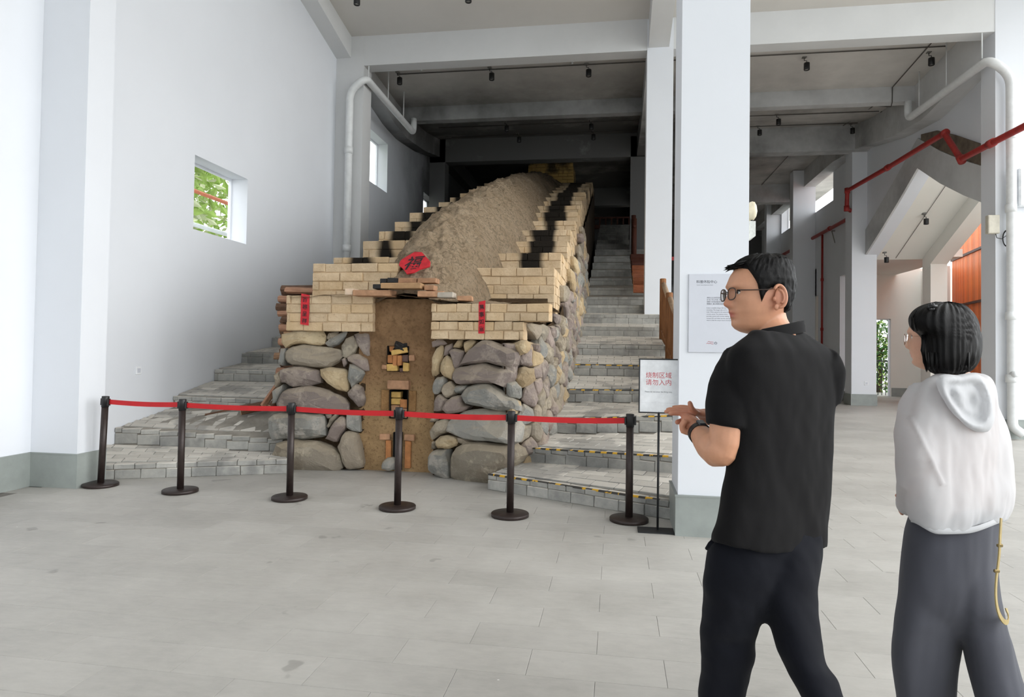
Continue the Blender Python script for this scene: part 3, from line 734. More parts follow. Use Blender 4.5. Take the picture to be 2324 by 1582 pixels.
obj('cable_coil', mb.mesh('cable_coil', M_BLACKPL), None, 'coiled black cable hanging beside the right drain pipe', 'cable')
e2 = empty('wall_cabinet', (7.12, 12.9, 4.45), 'white cabinet high on the pillar right of the drain pipe', 'cabinet')
MB().cbox((0.06, 0, 0), (0.3, 0.1, 0.68), bev=0.01).build('case', M_SIGN, e2); MB().cbox((0.06, -0.055, 0), (0.27, 0.01, 0.64), bev=0.003).build('door', M_SIGN, e2)
# emergency lamp on the side of the front pillar
M_OLD = simple('yellowed_plastic', (214, 204, 178), 0.4, var=0.08, scale=20); M_RUST = simple('rust_specked_white', (206, 208, 202), 0.5, var=0.1, scale=40)
el = empty('emergency_lamp', (1.03, 5.62, 2.45), 'twin head emergency lamp fixed to the side of the front pillar', 'lamp')
MB().add([(0, -0.1, -0.1), (0.075, -0.1, -0.06), (0.075, -0.1, 0.06), (0, -0.1, 0.06), (0, 0.1, -0.1), (0.075, 0.1, -0.06), (0.075, 0.1, 0.06), (0, 0.1, 0.06)],
         [(0, 1, 2, 3), (7, 6, 5, 4), (0, 4, 5, 1), (1, 5, 6, 2), (2, 6, 7, 3), (3, 7, 4, 0)]).build('case', M_RUST, el)
for y in (-0.06, 0.07):
    h = MB().lathe([(0.001, 0.02), (0.014, 0.02), (0.032, 0.05), (0.04, 0.09), (0.034, 0.135), (0.02, 0.165), (0.001, 0.172)], (0.055, y, 0.055), 18).build('lamp_head', M_OLD, el)
    MB().tube([(0.05, y, 0.055), (0.055, y, 0.085)], 0.01, 8).build('pivot', M_BLACKPL, h)

# ================================================================== STAIRCASES
RISE = 0.155
class Pieces:
    """alike bricks: the first 300 become objects of their own under the thing, the others one joined part"""
    def __init__(s, parent, name, mat, limit=300): s.p = parent; s.name = name; s.mat = mat; s.n = 0; s.limit = limit; s.rest = MB(); s.cache = {}
    def box(s, c, d, ax, bev=0.006, mat=None):
        c = np.array(c, float)
        if s.n < s.limit:
            s.n += 1
            mb = MB().cbox((0, 0, 0), d, ax=ax, bev=bev)
            mb.v = [(x + R.uniform(-1, 1) * bev * 0.55, y + R.uniform(-1, 1) * bev * 0.45, z + R.uniform(-1, 1) * bev * 0.5) for x, y, z in mb.v]
            return obj(s.name, mb.mesh(s.name, mat or s.mat), s.p, loc=tuple(c - np.array(s.p.location)))
        s.rest.cbox(c - np.array(s.p.location), d, ax=ax, bev=0)
    def finish(s, name):
        if s.rest.v: obj(name, s.rest.mesh(name, s.mat), s.p, kind='stuff')
def staircase(name, label, steps, yend, zend, near, foot=0.0):
    """steps: [(xl, yl, xr, yr, ztop)], nosing lines from the bottom up; treads slope up to the next riser"""
    root = empty(name, (0, 0, 0), label, 'stairs')
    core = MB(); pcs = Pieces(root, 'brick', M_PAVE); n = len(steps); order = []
    steps = [q if len(q) == 6 else (*q, q[4]) for q in steps]; up = np.array((0, 0, 1.0)); prev = None
    for i, (xl, yl, xr, yr, zl, zr) in enumerate(steps):
        nx = steps[i + 1] if i + 1 < n else (xl, yend, xr, yend, zend + RISE, zend + RISE)
        a, b = np.array((xl, yl, 0)), np.array((xr, yr, 0)); L = np.linalg.norm(b - a); d = (b - a) / L; nn = np.array((-d[1], d[0], 0))
        a2, b2 = np.array((nx[0], nx[1], 0)), np.array((nx[2], nx[3], 0)); bl, br = nx[4] - RISE, nx[5] - RISE
        Dl, Dr = (a2 - a) @ nn, (b2 - b) @ nn
        def zt(x, y, a=a, d=d, nn=nn, L=L, zl=zl, zr=zr, bl=bl, br=br, Dl=Dl, Dr=Dr):
            q = np.array((x, y, 0)) - a; u = min(1, max(0, q @ d / L)); D = max(0.1, lerp(Dl, Dr, u)); v = q @ nn / D
            return lerp(lerp(zl, zr, u), lerp(bl, br, u), v)
        e = 0.018; M_ = 8; base = len(core.v)
        for k in range(M_ + 1):                                           # the solid step, warped with its tread
            p, q = a + (b - a) * k / M_ + nn * e, a2 + (b2 - a2) * k / M_ + nn * 0.04
            core.v += [(p[0], p[1], -0.05), (p[0], p[1], zt(p[0], p[1]) - e), (q[0], q[1], zt(q[0], q[1]) - e), (q[0], q[1], -0.05)]
        for k in range(M_):
            o = base + 4 * k
            for f in ((0, 4, 5, 1), (1, 5, 6, 2), (2, 6, 7, 3)): core.f.append(tuple(o + j for j in f)); core.m.append(0); core.sm.append(False)
        o = base + 4 * M_; core.f += [(base, base + 1, base + 2, base + 3), (o + 3, o + 2, o + 1, o)]; core.m += [0, 0]; core.sm += [False, False]
        capz = 0.055
        for (lev, w, dep) in ((1, 0.205, 0.11), (0, 0.25, 0.06)):           # riser: short cap course over a taller one
            x = -R.uniform(0, w)
            while x < L:
                x0, x1 = max(x, 0), min(x + w - 0.004, L); x += w
                if x1 - x0 < 0.03: continue
                m_ = (x0 + x1) / 2; zt_ = lerp(zl, zr, m_ / L); pm = a + d * m_
                zb_ = 0.0 if prev is None else min(zt_ - 0.13, prev(pm[0], pm[1]) - 0.01)
                z_lo, z_hi = (zt_ - capz, zt_) if lev else (zb_, zt_ - capz - 0.004)
                c = pm + nn * (dep / 2 + R.uniform(-0.003, 0.003)) + up * ((z_lo + z_hi) / 2)
                order.append((i, c, (x1 - x0, dep, z_hi - z_lo), [d, nn, up], 0.006 if i < near else 0.0))
        if i < near:                                                      # tread pavers in running bond
            rows = int((max(Dl, Dr) - 0.11) / 0.125) + 1
            for r_ in range(rows):
                yc_ = 0.112 + r_ * 0.125 + 0.06; x = -0.6 - 0.25 * (0.5 if r_ % 2 else 0) - R.uniform(0, 0.03)
                while x < L + 0.8:
                    x0, x1 = x, x + 0.246; x += 0.25
                    lo = ((a + (a2 - a) * min(1, yc_ / max(.1, Dl))) - a) @ d; hi = ((b + (b2 - b) * min(1, yc_ / max(.1, Dr))) - a) @ d
                    x0, x1 = max(x0, lo), min(x1, hi)
                    if x1 - x0 < 0.05: continue
                    m_ = (x0 + x1) / 2; D = lerp(Dl, Dr, min(1, max(0, m_ / L)))
                    if yc_ + 0.02 > D: continue
                    pm = a + d * m_ + nn * yc_; e_ = 0.05
                    gx = (zt(*(pm + d * e_)[:2]) - zt(*(pm - d * e_)[:2])) / (2 * e_); gy = (zt(*(pm + nn * e_)[:2]) - zt(*(pm - nn * e_)[:2])) / (2 * e_)
                    dx = d + up * gx; dx /= np.linalg.norm(dx); fw = nn + up * gy; fw /= np.linalg.norm(fw); un = np.cross(dx, fw); un /= np.linalg.norm(un); fw = np.cross(un, dx)
                    c = pm + up * (zt(pm[0], pm[1]) - 0.014 + R.uniform(-0.002, 0.002))
                    order.append((i + 0.5, c, (x1 - x0, 0.121, 0.03), [dx, fw, un], 0.004))
        prev = zt
    order.sort(key=lambda q: q[0])
    core.build('step_core', M_JOINT, root)
    for _, c, dd, ax, bev in order: pcs.box(c, dd, ax, max(bev, 0.003))
    pcs.finish('upper_bricks')
    return root
ST_L = [(-5.81, 6.10, -3.66, 7.07, 0.16), (-5.81, 7.00, -4.02, 7.62, 0.46, 0.30), (-5.81, 8.02, -3.85, 8.10, 0.76, 0.73), (-5.81, 8.93, -3.8, 8.95, 1.09), (-5.81, 9.64, -3.8, 9.66, 1.325), (-5.81, 10.56, -3.8, 10.56, 1.585)]
for k in range(14): ST_L.append((-5.81, 11.4 + 0.95 * k, -3.75, 11.4 + 0.95 * k, 1.86 + 0.325 * k))
staircase('staircase', 'grey brick stair climbing along the left wall beside the firewood', ST_L, 30, 6.3, 6)
ST_R = [(-1.28, 6.74, 0.525, 5.86, 0.16), (-0.98, 7.25, 0.63, 6.46, 0.37, 0.455), (-0.78, 7.98, 0.76, 7.60, 0.61, 0.745), (-0.66, 8.89, 0.82, 8.86, 0.92, 0.95), (-0.64, 9.92, 0.86, 9.92, 1.24), (-0.63, 10.84, 0.88, 10.84, 1.54),
        (-0.63, 11.86, 0.9, 11.86, 1.87), (-0.62, 12.66, 1.05, 12.66, 2.13)]
yz = [(13.3, 2.36), (14.0, 2.58), (14.9, 2.86), (15.9, 3.18), (16.9, 3.5), (17.8, 3.8), (18.8, 4.12), (19.8, 4.46), (20.8, 4.78), (21.7, 5.06), (22.6, 5.38), (23.5, 5.65), (24.5, 5.97), (25.5, 6.28)]
for y, z in yz: ST_R.append((-0.62, y, 0.9 if y > 13.5 else 0.56, y, z))
stair_r = staircase('staircase', 'grey brick stair climbing on the right of the kiln behind the white sign', ST_R, 33.9, 6.3, 8)
# striped warning tape on the first nosings
t_ = NT('hazard_tape'); x_, y_, z_ = t_.xyz()[:3]
sw = t_.math('FRACT', t_.math('MULTIPLY', t_.math('ADD', x_, t_.math('MULTIPLY', y_, -0.6)), 6.5))
wear = t_.math('GREATER_THAN', t_.noise(9, 3), 0.40)
t_.base(t_.mix(t_.math('MULTIPLY', t_.math('GREATER_THAN', sw, 0.5), wear), lin((62, 60, 56)), lin((222, 172, 44)))); t_.b.inputs['Roughness'].default_value = 0.6
M_TAPE = t_.m
for i in (0, 1, 2, 3, 4):
    xl, yl, xr, yr, zt = ST_R[i][:5]; zt2 = ST_R[i][-1]; a, b = np.array((xl, yl, zt)), np.array((lerp(xl, xr, 0.93), lerp(yl, yr, 0.93), lerp(zt, zt2, 0.93))); d = (b - a) / np.linalg.norm(b - a); nn = np.array((-d[1], d[0], 0.0))
    P = []
    for q in (a, b): P += [q - nn * 0.0015 + (0, 0, -0.012), q - nn * 0.0015 + (0, 0, 0.0025), q + nn * 0.022 + (0, 0, 0.005), q + nn * 0.022 + (0, 0, 0.002)]
    MB().add(P, [(0, 4, 5, 1), (1, 5, 6, 2), (2, 6, 7, 3)]).build('hazard_tape', M_TAPE, stair_r)
MB().add([(0.60, 9.905, 1.10), (0.64, 9.905, 1.10), (0.655, 9.905, 1.25), (0.615, 9.905, 1.25)], [(0, 1, 2, 3)]).build('hazard_tape', simple('yellow_tape', (206, 170, 66), 0.6), stair_r)

# ================================================================== THE KILN
kiln = empty('dragon_kiln', (-2.25, 7.3, 0), 'long climbing kiln of stone and adobe brick with a clay mound on top', 'kiln')
KX, KY = kiln.location[0], kiln.location[1]
def kpart(name, mb, mats, kind=None): return obj(name, local(kiln, mb).mesh(name, mats), kiln, kind=kind)
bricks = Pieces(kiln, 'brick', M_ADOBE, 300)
joint = MB()
# brick faces ---------------------------------------------------------
def brick_run(p0, p1, zlo, zhi, rows, blen, depth=0.17, jit=0.006, bev=0.008, first=0.0, drop=0.0):
    """rows of bricks between plan points p0->p1 (face plane), bottom to top"""
    p0, p1 = np.array((*p0, 0.0)), np.array((*p1, 0.0)); L = np.linalg.norm(p1 - p0); d = (p1 - p0) / L; nn = np.array((-d[1], d[0], 0)); h = (zhi - zlo) / rows
    joint.cbox(p0 + d * L / 2 + nn * (depth / 2 + 0.013) + np.array((0, 0, (zlo + zhi) / 2)), (L - 0.012, depth - 0.006, zhi - zlo - 0.012), ax=[d, nn, (0, 0, 1)])
    for r_ in range(rows):
        x = first - (blen * 0.5 if r_ % 2 else 0) - R.uniform(0, 0.05)
        while x < L:
            w_ = blen * R.uniform(0.82, 1.15); x0, x1 = max(0, x), min(L, x + w_); x += w_
            if x1 - x0 < 0.045: continue
            if L - x1 < 0.05: x1 = L; x = L + 1
            c = p0 + d * (x0 + x1) / 2 + nn * (depth / 2 + R.uniform(-jit, jit)); c[2] = zlo + h * (r_ + 0.5) + R.uniform(-0.003, 0.003)
            bricks.box(c, (x1 - x0 - 0.007, depth, h - 0.007), [d, nn, (0, 0, 1)], bev)
LB0, LB1 = (-3.90, 7.40), (-2.80, 7.37)
RB0, RB1 = (-2.06, 7.24), (-0.70, 7.10)
brick_run(LB0, LB1, 1.63, 2.06, 4, 0.27)
brick_run(RB0, (-0.98, 7.13), 1.55, 1.752, 2, 0.21); brick_run(RB0, RB1, 1.755, 1.955, 2, 0.21)
brick_run((-3.905, 7.9), (-3.905, 7.42), 1.63, 2.06, 4, 0.28)
YR = [8.62, 9.65, 11.0, 11.8, 13.05, 13.8, 14.5, 15.4, 16.3, 17.2, 18.2, 19.2, 20.2, 21.2, 22.2]
ZR = [2.53, 2.88, 3.28, 3.61, 4.02, 4.35, 4.64, 4.95, 5.25, 5.57, 5.88, 6.2, 6.5, 6.8, 7.1]
YL = [7.70, 8.3, 9.32, 9.98, 10.73, 11.54, 12.4, 13.5, 14.45, 15.4, 16.35, 17.3, 18.3, 19.3, 20.3, 21.3]
ZL = [2.48, 2.64, 3.03, 3.29, 3.59, 3.91, 4.2, 4.54, 4.86, 5.18, 5.5, 5.82, 6.15, 6.45, 6.75, 7.05]
def xr_out(y): return interp([(7, -0.70), (8.6, -0.79), (13, -0.80), (22, -0.80)], y)
XLO = -3.72
core = MB()
side_runs = []
for i, (y, z) in enumerate(zip(YR, ZR)):
    zp = 1.96 if i == 0 else ZR[i - 1]; rows = max(2, round((z - zp) / 0.112)); xo = xr_out(y)
    brick_run((xo - (1.08 if i else 1.15), y), (xo, y), zp - 0.01, z, rows, 0.33, depth=0.18)
    y2 = YR[i + 1] if i + 1 < len(YR) else 23.2
    core.box((-2.3, y + 0.12, 0), (xo - 0.05, 23.4, z - 0.02))
    side_runs.append((xo, y, y2 + 0.1, z, 6 if i < 1 else 5))
for i, (y, z) in enumerate(zip(YL, ZL)):
    zp = 2.04 if i == 0 else ZL[i - 1]; rows = max(2, round((z - zp) / 0.112)); rows = 2 if z - zp < 0.25 else rows
    brick_run((XLO, y), (XLO + 1.1, y), zp - 0.01, z, rows, 0.33, depth=0.18)
    core.box((XLO + 0.05, y + 0.12, 0), (-2.25, 23.4, z - 0.02))
for xo, y, y2, z, rows in side_runs:                                   # outer faces of the right-hand steps
    brick_run((xo, y + 0.18), (xo, y2), z - rows * 0.112, z, rows, 0.32, depth=0.16)
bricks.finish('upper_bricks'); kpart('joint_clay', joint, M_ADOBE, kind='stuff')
core.box((-3.84, 7.50, 0), (-2.92, 8.6, 1.99)); core.box((-2.04, 7.36, 0), (-1.0, 8.9, 1.90)); core.box((-2.95, 7.84, 0), (-2.0, 8.9, 2.0))
core.add([(-3.80, 8.1, 0), (-0.84, 8.1, 0), (-0.84, 23, 0), (-3.80, 23, 0), (-3.8, 8.1, 1.95), (-0.88, 8.1, 1.95), (-0.84, 23, 6.9), (-3.8, 23, 6.9)],
         [(3, 2, 1, 0), (4, 5, 6, 7), (0, 1, 5, 4), (1, 2, 6, 5), (2, 3, 7, 6), (3, 0, 4, 7)])
kpart('core', core, M_MORTAR)

# the clay mound -----------------------------------------------------
APEX = [(7.38, 2.08), (7.55, 2.22), (7.8, 2.46), (8.05, 2.66), (8.5, 2.98), (9.5, 3.50), (12, 4.42), (16, 5.74), (20, 6.85), (23.2, 7.45)]
CXM = [(7.4, -2.40), (8.0, -2.42), (9.5, -2.46), (14, -2.42), (23, -2.38)]
HW = [(7.38, 0.30), (7.6, 0.55), (8.0, 0.68), (8.6, 0.74), (9.5, 0.78), (12, 0.82), (23, 0.9)]
BASE = [(7.38, 2.20), (7.7, 2.12), (8.2, 2.05), (8.8, 2.34), (9.7, 2.72), (23.2, 7.0)]
mb = MB(); rings = []; NY, NA = 260, 64
for i in range(NY + 1):
    t = i / NY; y = 7.38 + (23.2 - 7.38) * (t ** 1.35); ap, cx_, hw, bs = interp(APEX, y), interp(CXM, y), interp(HW, y), interp(BASE, y) - 0.22
    row = []
    for k in range(NA + 1):
        u = -1 + 2 * k / NA; x = cx_ + hw * u * 1.12; v = min(1.0, abs(u))
        prof = math.cos(v * math.pi / 2) ** 0.80 * 0.82 + (1 - v * v) * 0.18
        z = bs + (ap - bs) * prof
        nz = fbm((x * 2.2, y * 2.2, 0.3), 1, 4) * 0.06 + fbm((x * 8, y * 6, 1.7), 1, 4) * 0.06 + abs(fbm((x * 17, y * 12, 5.1), 1, 3)) * 0.05
        z += nz * (1 if v < 0.95 else 0.4) * sstep(7.3, 7.8, y)
        row.append((x, y + fbm((x * 12, y * 9, 8.8), 1, 2) * 0.015, z))
    rings.append(row)
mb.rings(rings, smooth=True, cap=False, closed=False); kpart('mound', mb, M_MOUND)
# ledge of trampled earth behind the brick bands
mb = MB(); rings = []
for i in range(19):
    y = 7.30 + 1.7 * i / 18; row = []
    for k in range(61):
        x = -3.86 + 3.12 * k / 60; yy = max(y, 7.26 + 0.04) + (0.06 if x < -2.7 else -0.04)
        z = 2.055 - 0.09 * sstep(-2.6, -1.6, x) + 0.10 * sstep(7.4, 8.4, y) * sstep(-1.15, -1.9, x) + fbm((x * 5, y * 5, 2.2), 1, 4) * 0.022 + (0.05 * math.exp(-((x + 3.05) / 0.35) ** 2) + 0.04 * math.exp(-((x + 1.6) / 0.4) ** 2)) * sstep(7.3, 7.6, y)
        row.append((x, yy, z))
    rings.append(row)
mb.rings(rings, smooth=True, cap=False, closed=False); kpart('earth_ledge', mb, M_MOUND)
# chimney
mb = MB(); NB = []
ch = MB()
cy_, cz0, cz1 = 23.4, 6.6, 9.0
for r_ in range(20):
    z = cz0 + 0.115 * r_; t = (z - cz0) / (cz1 - cz0); hx = 0.86 - 0.10 * t
    for (p0, p1) in (((-2.35 - hx, cy_), (-2.35 + hx, cy_)), ((-2.35 + hx, cy_), (-2.35 + hx, cy_ + 1.5))):
        L = math.hypot(p1[0] - p0[0], p1[1] - p0[1]); d = np.array(((p1[0] - p0[0]) / L, (p1[1] - p0[1]) / L, 0)); nn = np.array((-d[1], d[0], 0)); x = -(0.16 if r_ % 2 else 0)
        while x < L:
            x0, x1 = max(0, x), min(L, x + 0.31); x += 0.32
            if x1 - x0 < 0.04: continue
            c = np.array((*p0, 0)) + d * (x0 + x1) / 2 + nn * (0.08 + R.uniform(-0.008, 0.008)); c[2] = z + 0.055
            ch.cbox(c, (x1 - x0 - 0.012, 0.16, 0.10), ax=[d, nn, (0, 0, 1)])
ch.box((-3.1, cy_ + 0.06, cz0), (-1.6, cy_ + 1.5, cz1 - 0.05))
t_ = NT('chimney_brick'); t_.base(t_.mix(t_.ramp(t_.noise(0.9, 4), 0.35, 0.7), lin((206, 172, 104)), lin((84, 70, 48)))); t_.b.inputs['Roughness'].default_value = 0.95
kpart('chimney', ch, t_.m, kind='stuff')

# the front stones, traced one by one on the battered front ------------
def rock(poly, normal, thick, back=0.28, seed=0, nb=18, mi=0, rough=0.012, parent=kiln, mats=None, name='stone', grow=1.045):
    """a faceted stone whose outline lies in the wall face: poly = world points, normal points out of the wall"""
    rr = random.Random(seed); P = [np.array(p, float) for p in poly]; n = np.array(normal, float); n /= np.linalg.norm(n); c = sum(P) / len(P)
    P = [c + (q - c) * grow for q in P]; per = [np.linalg.norm(P[(i + 1) % len(P)] - P[i]) for i in range(len(P))]; T = sum(per); B = []
    for k in range(nb):
        s_ = T * k / nb; i = 0
        while s_ > per[i]: s_ -= per[i]; i += 1
        B.append(P[i] + (P[(i + 1) % len(P)] - P[i]) * s_ / per[i])
    u = np.cross((0, 0, 1.0), n); u /= np.linalg.norm(u); v = np.cross(n, u)
    ext = max(abs((b - c) @ u) for b in B), max(abs((b - c) @ v) for b in B)
    planes = []
    for k in range(5):
        a = rr.uniform(0, 2 * math.pi); g = rr.uniform(0.15, 0.75)
        planes.append((rr.uniform(0.75, 1.15), g * math.cos(a), g * math.sin(a)))
    def height(p):
        q = p - c; a, b = (q @ u) / ext[0], (q @ v) / ext[1]
        return min(pl[0] + pl[1] * a + pl[2] * b for pl in planes)
    rings = []
    for f, hh in ((0.90, -back), (1.0, -0.03), (1.0, 0.25), (0.90, 0.72), (0.62, 1.0), (0.28, 1.0)):
        row = []
        for b in B:
            p = c + (b - c) * f
            h = hh * back / back if hh < 0 else thick * hh * max(0.25, height(p))
            h = hh if hh < 0 else h
            j = (fbm(p * 7 + seed, 1, 3) * rough * 1.4, fbm(p * 7 + 31 + seed, 1, 3) * rough * 1.4) if hh >= 0 else (0, 0)
            row.append(p + n * (h + fbm(p * 11 + 7 + seed, 1, 3) * rough * (hh >= 0)) + u * j[0] + v * j[1])
        rings.append(row)
    mb = MB().rings(rings, smooth=False, cap=True)
    l = parent.location; cc = c - np.array(l)
    mb.v = [(x - c[0], y - c[1], z - c[2]) for x, y, z in mb.v]
    return obj(name, mb.mesh(name, mats or M_STONE[mi]), parent, loc=tuple(cc))
LST = [  # (material, thickness, outline in photograph pixels)
 (2, .07, [(641, 760), (660, 753), (700, 750), (735, 753), (740, 768), (736, 785), (715, 783), (690, 779), (665, 782), (648, 788), (641, 775)]),
 (0, .05, [(742, 768), (748, 756), (768, 750), (768, 760), (752, 771)]), (3, .06, [(740, 781), (752, 770), (775, 755), (788, 750), (782, 768), (768, 782), (750, 789), (742, 785)]),
 (0, .07, [(778, 784), (785, 768), (800, 762), (812, 783), (806, 800), (790, 811), (779, 812)]), (1, .06, [(806, 760), (830, 755), (843, 758), (842, 785), (838, 808), (825, 803), (815, 782)]),
 (0, .11, [(650, 802), (660, 788), (690, 782), (735, 788), (775, 795), (777, 805), (768, 820), (750, 832), (718, 833), (688, 832), (660, 825), (650, 813)]),
 (1, .07, [(788, 812), (800, 803), (820, 804), (834, 815), (837, 840), (830, 843), (810, 830), (792, 820)]), (1, .04, [(775, 818), (785, 813), (788, 825), (780, 833)]),
 (1, .11, [(638, 842), (652, 835), (665, 831), (685, 832), (725, 841), (729, 868), (705, 875), (660, 877), (650, 868), (640, 868)]),
 (2, .10, [(728, 838), (760, 835), (785, 838), (793, 850), (790, 890), (770, 885), (745, 870), (735, 855)]), (3, .06, [(794, 828), (815, 830), (828, 845), (818, 865), (808, 870), (796, 882), (793, 855)]),
 (1, .13, [(632, 915), (640, 900), (650, 885), (665, 882), (700, 876), (740, 884), (762, 897), (775, 897), (788, 915), (787, 935), (740, 938), (700, 938), (655, 936), (636, 930)]),
 (1, .08, [(790, 890), (808, 872), (822, 878), (828, 905), (825, 920), (812, 923), (796, 902)]),
 (3, .14, [(613, 950), (622, 942), (635, 938), (660, 937), (735, 941), (738, 990), (700, 995), (650, 995), (620, 1000), (612, 975)]),
 (1, .04, [(738, 941), (752, 938), (753, 948), (745, 949)]), (0, .05, [(742, 966), (755, 945), (766, 938), (762, 950), (745, 970)]),
 (1, .09, [(740, 995), (755, 965), (772, 945), (786, 950), (788, 965), (775, 985), (765, 1004), (750, 1000)]), (3, .06, [(790, 938), (815, 938), (817, 980), (800, 978), (787, 970), (790, 955)]),
 (0, .16, [(622, 1035), (635, 1007), (650, 1000), (670, 998), (720, 1002), (745, 1011), (766, 1025), (776, 1055), (776, 1066), (700, 1070), (660, 1072), (640, 1055)]),
 (0, .11, [(770, 1012), (777, 992), (787, 978), (810, 984), (818, 1010), (824, 1050), (820, 1062), (792, 1063), (778, 1045)]),
 (3, .05, [(636, 792), (648, 790), (649, 815), (644, 830), (634, 825)]), (0, .06, [(624, 850), (637, 842), (638, 865), (626, 880)]), (3, .06, [(620, 888), (640, 872), (640, 884), (630, 912), (618, 915)])]
n_l = np.array((0.03, -1, 0.05))
for i, (mi, th, pl) in enumerate(LST):
    rock([onplane(x, y, (-3.3, 7.40, 0), n_l) for x, y in pl], n_l, th * 1.15, mi=mi, seed=i, nb=26 if th > .09 else 16)
def rz_(l): return [(940 + x / 4.393, 740 + y / 4.393) for x, y in l]
RST = [
 (2, .05, [(510, 160), (590, 130), (615, 160), (560, 250), (515, 280), (505, 210)]), (1, .14, [(470, 388), (560, 245), (690, 152), (760, 147), (905, 200), (990, 230), (1050, 270), (1045, 330), (1015, 420), (900, 408), (740, 358), (600, 375)]),
 (2, .09, [(990, 168), (1060, 142), (1125, 152), (1140, 220), (1120, 262), (1060, 286), (1004, 230)]), (1, .14, [(385, 478), (420, 440), (560, 396), (720, 376), (860, 415), (1000, 435), (1020, 500), (940, 615), (830, 573), (680, 568), (560, 577), (430, 568), (395, 530)]),
 (3, .15, [(485, 690), (520, 615), (640, 594), (770, 580), (900, 662), (1040, 762), (1058, 845), (870, 846), (700, 806), (600, 796), (510, 770)]), (1, .09, [(285, 840), (320, 762), (420, 692), (478, 692), (488, 780), (556, 800), (500, 848), (380, 858), (330, 878)]),
 (3, .17, [(325, 1040), (370, 940), (520, 856), (700, 820), (800, 852), (1000, 872), (1060, 960), (1078, 1020), (1040, 1175), (900, 1156), (620, 1141), (500, 1118)]), (0, .08, [(160, 1050), (230, 952), (320, 922), (355, 960), (326, 1058), (240, 1088), (180, 1138)]),
 (2, .08, [(222, 1150), (250, 1102), (330, 1087), (436, 1112), (428, 1188), (340, 1222), (240, 1218)]), (0, .05, [(442, 1112), (520, 1122), (588, 1160), (510, 1188), (442, 1170)]),
 (3, .12, [(165, 1300), (210, 1232), (348, 1232), (368, 1400), (360, 1518), (250, 1498), (160, 1450)]), (0, .20, [(387, 1500), (400, 1280), (470, 1192), (600, 1164), (900, 1174), (1050, 1192), (1108, 1260), (1090, 1330), (1000, 1400), (860, 1590), (740, 1580), (600, 1570), (450, 1548)]),
 (2, .07, [(182, 500), (192, 330), (230, 235), (288, 184), (306, 270), (262, 370), (248, 480), (200, 512)]), (2, .08, [(262, 450), (274, 342), (330, 294), (398, 352), (402, 430), (370, 540), (300, 498)]),
 (3, .07, [(187, 620), (230, 514), (298, 504), (326, 540), (278, 640), (240, 672), (195, 668)]), (0, .07, [(282, 650), (302, 582), (360, 544), (426, 620), (408, 680), (340, 718), (290, 693)]),
 (3, .06, [(402, 640), (430, 592), (528, 592), (518, 640), (440, 678)]), (1, .07, [(360, 252), (400, 224), (496, 244), (478, 320), (458, 400), (410, 416), (387, 330)]),
 (1, .05, [(302, 290), (312, 192), (378, 172), (383, 210), (350, 278), (320, 288)]), (1, .05, [(180, 162), (260, 122), (328, 180), (250, 198), (180, 208)]), (2, .05, [(392, 210), (430, 132), (478, 132), (468, 200), (440, 218)]),
 (1, .06, [(197, 840), (222, 712), (270, 682), (338, 740), (298, 830), (270, 848)]), (0, .05, [(160, 960), (200, 880), (240, 900), (220, 950)]), (0, .05, [(170, 1230), (190, 1150), (222, 1160), (206, 1222)])]
n_r = np.array((-0.22, -1, 0.06))
for i, (mi, th, pl) in enumerate(RST):
    rock([onplane(x, y, (-1.7, 7.22, 0), n_r) for x, y in rz_(pl)], n_r, th * 1.15, mi=mi, seed=100 + i, nb=26 if th > .09 else 16)
# right flank: corner and long side, stones packed as cells clipped against each other
FLP = [np.array(q) for q in ((-1.10, 7.10), (-0.84, 7.27), (-0.73, 7.9), (-0.65, 8.9), (-0.63, 23.0))]
FLS = [0.0]
for q0, q1 in zip(FLP[:-1], FLP[1:]): FLS.append(FLS[-1] + np.linalg.norm(q1 - q0))
def fseg(s_):
    k = max(0, min(len(FLP) - 2, int(np.searchsorted(FLS, s_)) - 1)); return k
def flank(s_, z):
    k = fseg(s_); p = FLP[k] + (FLP[k + 1] - FLP[k]) * (s_ - FLS[k]) / (FLS[k + 1] - FLS[k])
    return np.array((p[0] - 0.07 * max(0, z - 0.3 - 0.345 * max(0, s_ - 0.5)), p[1], z))
def flank_n(s_):
    k = fseg(s_); d = (FLP[k + 1] - FLP[k]) / (FLS[k + 1] - FLS[k])
    return np.array((d[1], -d[0], 0.05))
def z_low(s_): return max(0.0, 0.02 + 0.335 * (s_ - 0.5))
def z_high(s_):
    y = flank(s_, 0)[1]; i = max([k for k, v in enumerate(YR) if v <= y], default=-1)
    if s_ < 0.50: return 1.50
    if s_ < 0.75: return 1.72
    return 1.72 if i < 0 else ZR[i] - (6 if i < 1 else 5) * 0.112 + 0.03
def clip(poly, m, d):
    out = []
    for i in range(len(poly)):
        a, b = poly[i], poly[(i + 1) % len(poly)]; da, db = (a - m) @ d, (b - m) @ d
        if da <= 0: out.append(a)
        if (da < 0) != (db < 0) and abs(da - db) > 1e-9: out.append(a + (b - a) * da / (da - db))
    return out
rr = random.Random(11); pts = []
tries = 0
while tries < 9000:
    tries += 1
    s_ = rr.uniform(0.02, 13.5); lo, hi = z_low(s_), z_high(s_)
    if hi - lo < 0.15: continue
    z = rr.uniform(lo, hi); dmin = 0.17 if s_ < 4 else 0.24
    if all((s_ - a) ** 2 + (1.2 * (z - b)) ** 2 > dmin ** 2 for a, b in pts): pts.append((s_, z))
pts.sort(); P2 = [np.array(p) for p in pts]; restr = MB(); cnt = 0
